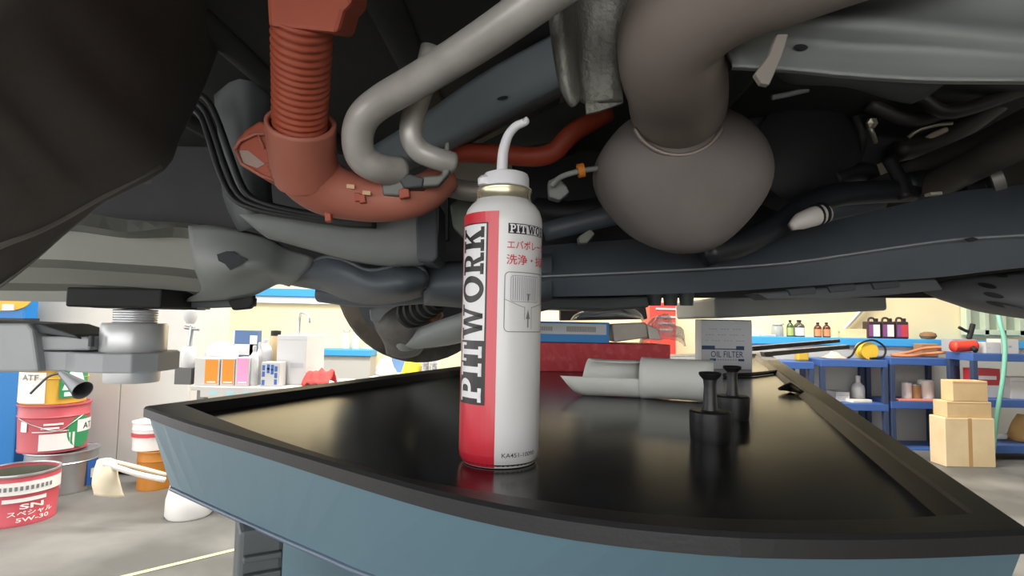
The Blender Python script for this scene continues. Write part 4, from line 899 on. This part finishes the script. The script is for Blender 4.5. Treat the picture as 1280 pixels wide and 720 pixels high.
flat('blue_print', rects([(s_[0]*x, s_[2]*y, s_[0]*(x+.16), s_[2]*(y+.22)) for x, y in ((.05, .05), (.05, .4), (.05, .66), (.30, .55), (.30, .70), (.52, .5), (.52, .68), (.72, .35), (.72, .62), (.72, .08))]), face_org(c, s_), EX, EZ, mat('print_blue', '#3763ae', .5), r)
def bottle(name, xc, wpx, ytop, z, d, m, label, cat='bottle', group=None, capm=None, neck=.35, sh=.62, lab=None):
    p = U(xc, ytop, d); R_ = wpx/2*d/F; h_ = p.z - z; b = Vector((p.x, p.y+R_, z+.0005))
    r = empty(name, b, label, cat, group)
    lathe('body', [(0, 0), (R_*.94, 0), (R_, h_*.03), (R_, h_*sh), (R_*.85, h_*(sh+.10)), (R_*neck, h_*(sh+.22)), (R_*neck, h_*.90), (0, h_*.90)], b, m, r, n=20)
    lathe('cap', [(0, h_*.88), (R_*neck*1.15, h_*.88), (R_*neck*1.15, h_*.99), (0, h_)], b, capm or M_bw, r, n=16)
    if lab: cyl_print('label', rects([(0, h_*.08, R_*rad(150), h_*(sh-.08))]), b, R_, lab, r, rad(-75), .001)
    return r
M_wp = mat('white_plastic', '#cacacb', .4)
# upturned white bowl and tilted navy box behind the cartons
p = U(277, 449, DB+.24)
o = lathe('white_bowl', [(.0, .13), (.04, .126), (.075, .10), (.088, .06), (.09, .0), (.082, .0)], (p.x, p.y, zb+.10), M_wp, None, n=32); tag(o, 'white rounded plastic bowl upside down behind the cartons', 'bowl')
o = box('storage_tin', (p.x, p.y, zb+.05), (.17, .16, .0995), mat('tin_tan', '#b6a48a', .6), bevel=.004); tag(o, 'tan tin under the upturned white bowl', 'tin')
r, c, s_ = bx('navy_box', 292, 413, 322, mat('card_navy', '#4d6a96', .5), 'navy and white tall box behind the white bottles', DB+.36, .06)
flat('white_edge', rects([(0, 0, s_[0]*.06, s_[2]), (s_[0]*.7, 0, s_[0], s_[2]*.9), (0, s_[2]*.5, s_[0], s_[2]*.72), (0, 0, s_[0], s_[2]*.45)]), face_org(c, s_), EX, EZ, M_white, r)
bottle('spray_bottle', 316, 11, 432, zb, DB+.06, M_wp, 'slim white spray bottle right of the pink carton', group='white bottles on the bench')
bottle('spray_bottle', 323, 9, 428, zb, DB+.13, M_wp, 'slim white bottle behind the blue printed carton', group='white bottles on the bench')
bottle('white_jug', 328, 18, 424, zb, DB+.15, M_wp, 'rounded white jug behind the blue printed carton', cat='jug', sh=.7)
bottle('tan_bottle', 342, 15, 413, zb, DB+.27, mat('tan_plastic', '#c5ac84', .45), 'tan bottle with a black cap beside the white drawer box', capm=M_rubber, neck=.7, sh=.75)
# white drawer box with a tap
r, c, s_ = bx('drawer_box', 347, 419, 384, M_wp, 'white drawer unit on the bench beside the red cloth', DB+.15, .3, cat='drawer unit')
flat('drawer_slot', rects([(s_[0]*.48, s_[2]*.34, s_[0]*.92, s_[2]*.44)]), face_org(c, s_), EX, EZ, mat('gap_grey', '#b9bac0', .6), r)
flat('drawer_gap', rects([(0, s_[2]*.90, s_[0], s_[2]*.91)]), face_org(c, s_), EX, EZ, mat('gap_grey', '#b9bac0', .6), r)
tube('tap_pipe', [c + Vector((-.02, 0, s_[2]/2)), c + Vector((-.02, 0, s_[2]/2+.09)), c + Vector((.0, -.02, s_[2]/2+.13)), c + Vector((.05, -.05, s_[2]/2+.11)), c + Vector((.06, -.06, s_[2]/2+.07))], .008, M_silver, r, n=10)
# red cloth on the bench end
rows = []
for i in range(8):
    rows.append([Vector((U(378 + 34*j/9, 470, DB+.1).x, yb_+.08+.16*i/7, zb+.006+.075*math.sin(math.pi*(i+.2)/7.4)*(.45+.55*math.sin(2.2*j/9+.4)) + .03*noise.noise(Vector((i*.6, j*.7, 2))))) for j in range(10)])
o = loft('red_cloth', rows, mat('cloth_red', '#d8433f', .8), None, su=2, sv=2, thick=.005); tag(o, 'crumpled red cloth on the right end of the bench', 'cloth')
r = empty('paint_gun', U(245, 405, DB), 'grey paint spray gun standing at the left end of the bench', 'spray gun')
gp = U(236, 440, DB+.1)
lathe('cup', [(0, 0), (.032, 0), (.036, .02), (.036, .10), (.028, .115), (0, .115)], (gp.x, gp.y, zb+.09), M_wp, r, n=20)
box('stand', (gp.x, gp.y, zb+.045), (.09, .09, .089), mat('stand_dark', '#5c5c5c', .5), r)
tube('gun_body', [Vector((gp.x, gp.y, zb+.20)), Vector((gp.x+.005, gp.y, zb+.26)), Vector((gp.x+.01, gp.y, zb+.32))], .012, M_silver, r, n=10)
tube('gun_nozzle', [Vector((gp.x-.03, gp.y, zb+.31)), Vector((gp.x+.05, gp.y, zb+.30))], .010, M_silver, r, n=10)
lathe('gun_pot', [(0, 0), (.02, 0), (.035, .03), (.035, .07), (0, .08)], (gp.x, gp.y, zb+.33), M_wp, r, n=16)
# centre: counter with jars, bags, yellow bag, bottles
zc_ = zl
def onwall(name, xc, wpx, ytop, m, label, z=zl, cat='jar', d=5.17, **k): return bottle(name, xc, wpx, ytop, z, d, m, label, cat=cat, **k)
onwall('glass_jar', 432, 9, 412, clear_mat('jar_glass', '#dfe8ea', .45), 'left clear glass jar on the blue-capped half wall', neck=.9, sh=.6, group='jars on the half wall')
onwall('glass_jar', 444, 10, 410, clear_mat('jar_glass', '#dfe8ea', .45), 'right clear glass jar on the blue-capped half wall', neck=.9, sh=.6, group='jars on the half wall')
zt2 = U(510, 472, 3.6).z
tb = empty('side_table', (U(515, 470, 3.6).x, U(515, 470, 3.6).y+.2, 0), 'white table behind the tray carrying bags and bottles', 'table')
xa, xb = U(462, 472, 3.6).x, U(640, 472, 3.6).x; yt = U(515, 472, 3.6).y
box('top', ((xa+xb)/2, yt+.2, zt2-.012), (xb-xa, .42, .024), M_bw, tb, bevel=.003)
for x in (xa+.03, xb-.03):
    for y in (yt+.03, yt+.38): box('leg', (x, y, (zt2-.024)/2), (.035, .035, zt2-.024), mat('bench_leg', '#84837e', .5), tb)
def bag(name, x0, x1, ytop, d, m, label, z, seed):
    A, B = U(x0, ytop, d), U(x1, ytop, d); h_ = A.z - z; cx = (A.x+B.x)/2; rx = (B.x-A.x)/2; cy = A.y+.1
    vs, fs = [], []; n_ = 16; m_ = 8
    for i in range(m_):
        t = i/(m_-1); sc2 = (1-.75*t**1.7)
        for j in range(n_):
            a = 2*math.pi*j/n_; q = 1+.22*noise.noise(Vector((math.cos(a)*1.6+seed, math.sin(a)*1.6, t*2.5)))
            vs.append(Vector((cx+rx*sc2*q*math.cos(a), cy+.1*sc2*q*math.sin(a), z+h_*t)))
    for i in range(m_-1):
        for j in range(n_): fs.append([i*n_+j, i*n_+(j+1) % n_, (i+1)*n_+(j+1) % n_, (i+1)*n_+j])
    fs += [list(range(n_)), [(m_-1)*n_+j for j in range(n_)]]
    o = mesh(name, vs, fs, m, None, True); tag(o, label, 'bag'); return o
bag('white_bag', 464, 492, 447, 3.65, M_wp, 'white plastic bag slumped left of the yellow bag', zt2+.001, 1)
bag('yellow_bag', 499, 527, 440, 3.63, mat('bag_yellow', '#ecd13c', .5), 'bright yellow bag standing on the white table', zt2+.001, 5)
for xc, lb in ((531, 'left white bottle with dark print, beside the yellow bag'), (542, 'right white bottle with dark print, farther from the yellow bag')):
    bottle('cleaner_bottle', xc, 10, 440, zt2, 3.65, M_wp, lb, group='white bottles on the table', lab=mat('label_speckle', '#c8c8ca', .5, hex2='#6a6a70', scale=60))
box_b, c, s_ = slab('blue_crate', 490, 528, 436, zt2, 3.95, .02, mat('crate_blue', '#6f93c4', .5), 'pale blue panel leaning behind the yellow bag', 'panel')
# red service board on the back wall
r = empty('red_cabinet', U(828, 395, 5.0), 'red tool cabinet with white stripes against the cream wall', 'cabinet')
xa, xb = U(812, 400, 5.0).x, U(845, 400, 5.0).x; yy = U(828, 400, 5.0).y; zt3 = U(828, 378, 5.0).z
box('body', ((xa+xb)/2, yy+.15, zt3/2), (xb-xa, .3, zt3), mat('cab_red', '#d6453a', .45), r, bevel=.006)
for i, yq in enumerate((386, 396, 404, 412)): box('white_stripe', ((xa+xb)/2+.03, yy-.003, U(828, yq, 5.0).z), ((xb-xa)*(.8-.1*i), .008, .016), M_bw, r)

# ================================================================== RIGHT BACKGROUND: LEDGE, RACKS, BOXES
ML = {'green': clear_mat('glass_green', '#3d5a34', .9, .1), 'brown': clear_mat('glass_brown', '#5a2e16', .92, .1), 'clear': clear_mat('glass_clear', '#aeb4b4', .6, .1), 'dark': clear_mat('glass_dark', '#4a4a40', .9, .1)}
G = 'bottles on the blue ledge'
onwall('glass_jar', 975, 14, 404, ML['clear'], 'wide clear jar with a white lid on the ledge', zr, neck=.95, sh=.7, d=5.17)
onwall('glass_bottle', 989.5, 8, 400, ML['green'], 'green glass bottle on the ledge', zr, 'bottle', group=G, capm=M_rubber, lab=mat('lab_green', '#a9b56a', .5))
onwall('glass_bottle', 1002, 13, 400, ML['dark'], 'dark glass bottle with a white label on the ledge', zr, 'bottle', group=G, capm=M_rubber, lab=M_lw)
M_ol = mat('lab_orange', '#d98a5c', .5)
onwall('glass_bottle', 1024.5, 9, 403, ML['brown'], 'left of the two brown glass bottles on the ledge', zr, 'bottle', group=G, capm=M_rubber, lab=M_ol)
onwall('glass_bottle', 1035.5, 9, 403, ML['brown'], 'right of the two brown glass bottles on the ledge', zr, 'bottle', group=G, capm=M_rubber, lab=M_ol)
r, c, s_ = slab('small_box', 953, 970, 418, zr+.0005, 5.17, .08, M_bw, 'small white box left of the glass jar on the ledge', 'box')
flat('print_mark', rects([(s_[0]*.2, s_[2]*.3, s_[0]*.8, s_[2]*.4)]), face_org(c, s_), EX, EZ, M_light, r)
r, c, s_ = slab('carton', 1056, 1084, 412, zr+.0005, 5.17, .1, mat('card_pale', '#e6cfa0', .7), 'flat pale carton left of the purple jugs', 'box')
box('flap', (c.x, c.y, c.z+s_[2]/2+.004), (s_[0]*.96, s_[1]*.96, .006), mat('card_pale', '#e6cfa0', .7), r)
M_pur = mat('lab_purple', '#8b4a86', .5)
for i, (x0, lb) in enumerate(((1085, 'leftmost of the three dark jugs with purple labels'), (1102.5, 'middle of the three dark jugs with purple labels'), (1120, 'rightmost of the three dark jugs, with a red label'))):
    r, c, s_ = slab('oil_jug', x0, x0+16, 402, zr+.0005, 5.15, .09, mat('jug_dark', '#37282c', .4), lb, 'jug', 'dark jugs on the ledge', .01)
    o_ = face_org(c, s_)
    flat('label', rects([(s_[0]*.08, s_[2]*.12, s_[0]*.92, s_[2]*.82)]), o_, EX, EZ, M_lw if i < 2 else mat('lab_red', '#c5404a', .5), r)
    flat('label_band', rects([(s_[0]*.08, s_[2]*.12, s_[0]*.4, s_[2]*.82)]), o_, EX, EZ, M_pur, r, .001)
    tube('handle', [c + Vector((-.03, 0, s_[2]/2-.005)), c + Vector((-.02, 0, s_[2]/2+.03)), c + Vector((.02, 0, s_[2]/2+.03)), c + Vector((.03, 0, s_[2]/2-.005))], .009, mat('jug_dark', '#37282c', .4), r, n=8)
    lathe('cap', [(0, 0), (.016, 0), (.016, .03), (0, .03)], c + Vector((.045, 0, s_[2]/2)), M_rubber, r, n=14)
p = U(1160, 417, 5.17)
o = lathe('round_sponge', [(0, 0), (.05, .004), (.068, .03), (.06, .055), (.03, .068), (0, .07)], (p.x, p.y, zr+.0005), mat('sponge_brown', '#8a6a4c', .9, bump=.3), None, n=20); tag(o, 'round brown sponge on the ledge right of the jugs', 'sponge')
thingtube('wall_pipe', pts([(1050, 416, 5.25), (1062, 404, 5.28), (1080, 384, 5.28), (1100, 362, 5.28)]), .02, mat('pipe_wall_grey', '#b9bcbd', .4, .4), 'grey pipe slanting up the cream wall behind the jugs', 'pipe', n=12)
M_rack = mat('rack_blue', '#3b5c9a', .45); M_rleg = mat('rack_leg', '#33405c', .45)
def rack(x0, x1, ytop, d, label, shelves, depth=.36):
    A, B = U(x0, ytop, d), U(x1, ytop, d); zt_ = (A.z+B.z)/2; W_ = B.x-A.x; cx = (A.x+B.x)/2; y0_ = A.y
    r = empty('blue_rack', (cx, y0_+depth/2, 0), label, 'rack', 'blue steel racks along the back')
    zs_ = [zt_] + [U((x0+x1)/2, y, d).z for y in shelves]
    for z in zs_:
        sh = box('shelf', (cx, y0_+depth/2, z-.03), (W_, depth, .06), M_rack, r, bevel=.004)
    for sx in (-1, 1):
        for sy in (0, 1): box('leg', (cx+sx*(W_/2-.02), y0_+.02+sy*(depth-.04), zs_[0]/2-.02), (.038, .038, zs_[0]-.04), M_rleg, r, bevel=.003)
    return y0_, zs_
yA, zA = rack(940, 1018, 452, 4.75, 'blue rack nearest the tray corner, mostly hidden by it', [508, 560])
yB, zB = rack(1026, 1110, 450, 4.75, 'blue rack with the yellow cord reel on top', [504, 560])
yC, zC = rack(1113, 1200, 448, 4.75, 'blue rack with orange hoses on top, behind the cardboard boxes', [502, 560])
yD, zD = rack(1216, 1345, 443, 4.45, 'blue rack at far right carrying white boxes', [500, 556], .28)
def on(name, xc0, xc1, ytop, z, d, depth, m, label, cat='box', group=None): return slab(name, xc0, xc1, ytop, z+.0005, d, depth, m, label, cat, group)
# reel, hoses and tools on the racks
def coil(name, cx, cy, cz, R_, turns, r_, m, label, cat, sq=.5, wob=.02):
    P = [Vector((cx + (R_+wob*noise.noise(Vector((t*1.7, 0, R_))))*math.cos(t), cy + sq*R_*math.sin(t), cz + .012*turns*(t/(2*math.pi*turns)) + r_)) for t in [2*math.pi*turns*i/(turns*16) for i in range(turns*16+1)]]
    return thingtube(name, P, r_, m, label, cat, n=8, steps=1)
p = U(1083, 440, 4.9)
r = empty('cord_reel', (p.x, p.y, zB[0]), 'yellow cord reel with a black cable on the blue rack', 'cord reel')
lathe('drum', [(0, -.05), (.075, -.05), (.075, -.04), (.055, -.035), (.055, .035), (.075, .04), (.075, .05), (0, .05)], (p.x, p.y, zB[0]+.076), mat('reel_yellow', '#e0b93a', .5), r, n=24, axis=qto((0, 1, 0)))
tube('cable', [Vector((p.x-.2, p.y-.06, zB[0]+.012)), Vector((p.x-.16, p.y-.06, zB[0]+.04)), Vector((p.x-.1, p.y-.06, zB[0]+.13)), Vector((p.x+.02, p.y-.06, zB[0]+.17)), Vector((p.x+.12, p.y-.06, zB[0]+.11)), Vector((p.x+.1, p.y-.07, zB[0]+.03)), Vector((p.x-.02, p.y-.08, zB[0]+.012))], .009, M_rubber, r, n=8)
p = U(1042, 440, 4.9); o = mesh('pink_rag', *(lambda: (([Vector((p.x-.08+.16*i/7, p.y-.08+.16*j/5, zB[0]+.003+.07*max(0, math.sin(math.pi*i/7)*math.sin(math.pi*j/5))*(.7+.6*noise.noise(Vector((i, j, 3.3)))))) for i in range(8) for j in range(6)]), [[i*6+j, (i+1)*6+j, (i+1)*6+j+1, i*6+j+1] for i in range(7) for j in range(5)]))(), mat('rag_pink', '#d9b7a2', .85), None, True); solid(o, .006, 1); tag(o, 'pale pink rag left of the yellow cord reel', 'rag')
p = U(1002, 448, 4.9)
o = box('yellow_drill', (p.x, p.y, zA[0]+.045), (.10, .07, .088), mat('tool_yellow', '#c9a53a', .5), bevel=.015); tag(o, 'small yellow tool on the rack nearest the tray corner', 'tool')
M_hose = mat('hose_orange', '#c97a4a', .6)
for i, (xs_, lb) in enumerate((((1112, 444), 'orange hose lying lowest on the blue rack'), ((1120, 441), 'orange hose crossing over the others towards the red tool'))):
    p = U(1155, 446, 4.9)
    thingtube('air_hose', [Vector((U(1114+5*i, 445, 4.9).x, p.y+.05*i, zC[0]+.014)), Vector((U(1135, 445, 4.9).x, p.y-.06+.08*i, zC[0]+.016+.02*i)), Vector((U(1160, 445, 4.9).x, p.y+.03, zC[0]+.03+.05*i)), Vector((U(1180, 445, 4.9).x, p.y-.05+.02*i, zC[0]+.05+.04*i)), Vector((U(1194, 445, 4.9).x, p.y+.05, zC[0]+.02+.03*i))], .013, M_hose, lb, 'hose', n=8)
p = U(1172, 445, 4.9)
o = box('tan_case', (p.x, p.y+.14, zC[0]+.06), (.16, .10, .119), mat('case_tan', '#a07a5a', .6), bevel=.01); tag(o, 'tan case between the hoses on the blue rack', 'case')
p = U(1200, 444, 4.58)
r = empty('red_tool', (p.x, p.y, zD[0]), 'red hand tool lying left of the white boxes', 'tool')
tube('body', [Vector((p.x-.04, p.y+.02, zD[0]+.05)), Vector((p.x+.03, p.y+.02, zD[0]+.05)), Vector((p.x+.14, p.y+.02, zD[0]+.06))], .045, mat('tool_red', '#d8412f', .45), r, n=14)
tube('grip', [Vector((p.x+.09, p.y, zD[0]+.05)), Vector((p.x+.09, p.y-.05, zD[0]+.02))], .02, M_rubber, r, n=10)
r, c, s_ = on('white_box', 1232, 1250, 428, zD[0], 4.55, .14, M_bw, 'left white box on top of the far right rack', group='white boxes on the right rack')
flat('box_gap', rects([(s_[0]*.1, s_[2]*.45, s_[0]*.3, s_[2]*.5)]), face_org(c, s_), EX, EZ, M_light, r)
r, c, s_ = on('white_box', 1251, 1273, 424, zD[0], 4.55, .14, M_bw, 'right white box on top of the far right rack', group='white boxes on the right rack')
flat('box_gap', rects([(s_[0]*.42, s_[2]*.4, s_[0]*.6, s_[2]*.55)]), face_org(c, s_), EX, EZ, M_light, r)
zbx = c.z - s_[2]/2 + (U(1237, 428, 4.55).z - zD[0])
r, c, s_ = on('grey_case', 1190, 1220, 424, zD[0], 4.72, .12, mat('case_grey', '#a4a6a8', .5), 'low grey case behind the red tool', 'case')
p = U(1212, 412, 4.78)
r = empty('grease_gun', (p.x, p.y, c.z+s_[2]/2), 'black pistol-grip gun standing up above the red tool', 'tool')
zq = c.z + s_[2]/2
tube('barrel', [Vector((p.x-.09, p.y, zq+.10)), Vector((p.x-.03, p.y, zq+.07)), Vector((p.x+.02, p.y, zq+.06))], .013, M_rubber, r, n=10)
tube('handle', [Vector((p.x+.03, p.y, zq+.13)), Vector((p.x+.01, p.y, zq+.06)), Vector((p.x-.01, p.y, zq+.002))], .02, M_rubber, r, n=10)
r, c, s_ = on('red_carton', 1218, 1250, 461, zD[1], 4.6, .12, mat('carton_red', '#cc3f47', .5), 'red carton with a white panel on the middle shelf of the right rack')
flat('white_panel', rects([(s_[0]*.15, s_[2]*.62, s_[0]*.85, s_[2]*.75), (s_[0]*.1, s_[2]*.0, s_[0]*.98, s_[2]*.42)]), face_org(c, s_), EX, EZ, M_white, r)
r, c, s_ = on('white_carton', 1263, 1300, 472, zD[1], 4.52, .16, M_bw, 'white carton at the right edge on the middle shelf')
flat('box_gap', rects([(0, s_[2]*.8, s_[0], s_[2]*.82)]), face_org(c, s_), EX, EZ, M_light, r)
p = U(1255, 550, 4.55)
coil('white_coil', p.x, p.y+.1, zD[2], .09, 2, .016, M_wp, 'white coiled hose on the bottom shelf of the right rack', 'hose')
bag('tan_sack', 1276, 1304, 520, 4.55, mat('sack_tan', '#c29a62', .8), 'tan sack on the bottom shelf at the right edge', zD[2]+.001, 9)
thingtube('green_hose', [Vector((U(1240, 565, 4.35).x, U(1240, 565, 4.35).y, .02)), U(1246, 520, 4.35), U(1254, 470, 4.36), U(1256, 430, 4.38), U(1250, 404, 4.42), U(1246, 380, 4.5)], .016, mat('hose_green', '#79b7a0', .5), 'pale green hose hanging in front of the far right rack', 'hose', n=10)
# shelf things on racks B and C
zBs, zCs = zB[1], zC[1]
bottle('trigger_bottle', 1077, 15, 470, zBs, 4.9, M_wp, 'white squeeze bottle on the lower shelf under the cord reel', neck=.35, sh=.5)
r, c, s_ = on('white_tray', 1045, 1062, 490, zBs, 4.85, .15, M_bw, 'small white box on the lower shelf left of the squeeze bottle')
flat('box_gap', rects([(0, s_[2]*.6, s_[0], s_[2]*.64)]), face_org(c, s_), EX, EZ, M_light, r)
pq = U(1077, 503, 4.78)
o = box('paper_pile', (pq.x+.0, pq.y+.08, zBs+.012), (.2, .14, .022), mat('papers', '#ece4d2', .7), rot=.25, bevel=.002); tag(o, 'pile of papers in front of the white squeeze bottle', 'papers')
for xc, wp, yt_, m_, lb in ((1137, 11, 478, M_lw, 'small white tin on the lower shelf, left of the brown tin'), (1148, 11, 481, mat('tin_brown', '#b08a5c', .5), 'small brown tin between the two white ones'), (1163, 18, 476, mat('tin_offwhite', '#dedad2', .5), 'larger off-white tin on the lower shelf, nearest the cardboard boxes')):
    p = U(xc, yt_, 4.85); R_ = wp/2*4.85/F; h_ = p.z - zCs
    r = empty('paint_tin', (p.x, p.y+R_, zCs+.0005), lb, 'tin', 'tins on the lower rack shelf')
    lathe('body', [(0, 0), (R_, 0), (R_, h_*.95), (0, h_*.95)], (p.x, p.y+R_, zCs+.0005), m_, r, n=20)
    lathe('lid', [(R_*.8, h_*.94), (R_*1.04, h_*.94), (R_*1.04, h_), (R_*.9, h_), (R_*.85, h_*.97), (0, h_*.97)], (p.x, p.y+R_, zCs+.0005), M_silver if wp < 15 else m_, r, n=20)
p = U(1150, 500, 4.78)
o = box('red_mat', (p.x, p.y+.0, zCs+.008), (.42, .1, .014), mat('mat_pinkred', '#c97a6c', .7), bevel=.003); tag(o, 'reddish flat board on the lower shelf in front of the tins', 'board')
# three cardboard boxes
M_card = mat('cardboard', '#d3b68a', .75, hex2='#caac7e', scale=6); M_card2 = mat('cardboard_pale', '#dec7a0', .75, hex2='#d6bd94', scale=6)
dB = dist_on(1205, 583, 0)
z1_, z2_, z3_ = U(1205, 523, dB).z, U(1205, 503, dB).z, U(1205, 477, dB).z
def carton(x0, x1, z0, z1, m, label, dd, depth):
    A, B = U(x0, 520, dd), U(x1, 520, dd); c = Vector(((A.x+B.x)/2, A.y+depth/2, (z0+z1)/2)); s_ = (B.x-A.x, depth, z1-z0)
    r = empty('cardboard_box', (c.x, c.y, z0), label, 'box', 'cardboard boxes stacked by the racks')
    box('body', c, s_, m, r, bevel=.004)
    flat('tape', rects([(s_[0]*.46, 0, s_[0]*.54, s_[2])] if s_[2] > .25 else [(0, s_[2]*.9, s_[0], s_[2]*.93)]), face_org(c, s_), EX, EZ, mat('tape_tan', '#b8935e', .5), r)
    for e in (-1, 1): box('flap', (c.x+e*s_[0]*.25, c.y, z1+.001), (s_[0]*.485, s_[1]*.97, .003), m, r)
    return r
carton(1181, 1243, 0.0005, z1_, M_card2, 'largest pale cardboard box, at the bottom of the stack', dB, .16)
carton(1184, 1240, z1_+.004, z2_, M_card, 'wide low cardboard box in the middle of the stack', dB+.015, .14)
carton(1192, 1236, z2_+.004, z3_, M_card, 'smaller cardboard box on top of the stack', dB+.02, .12)
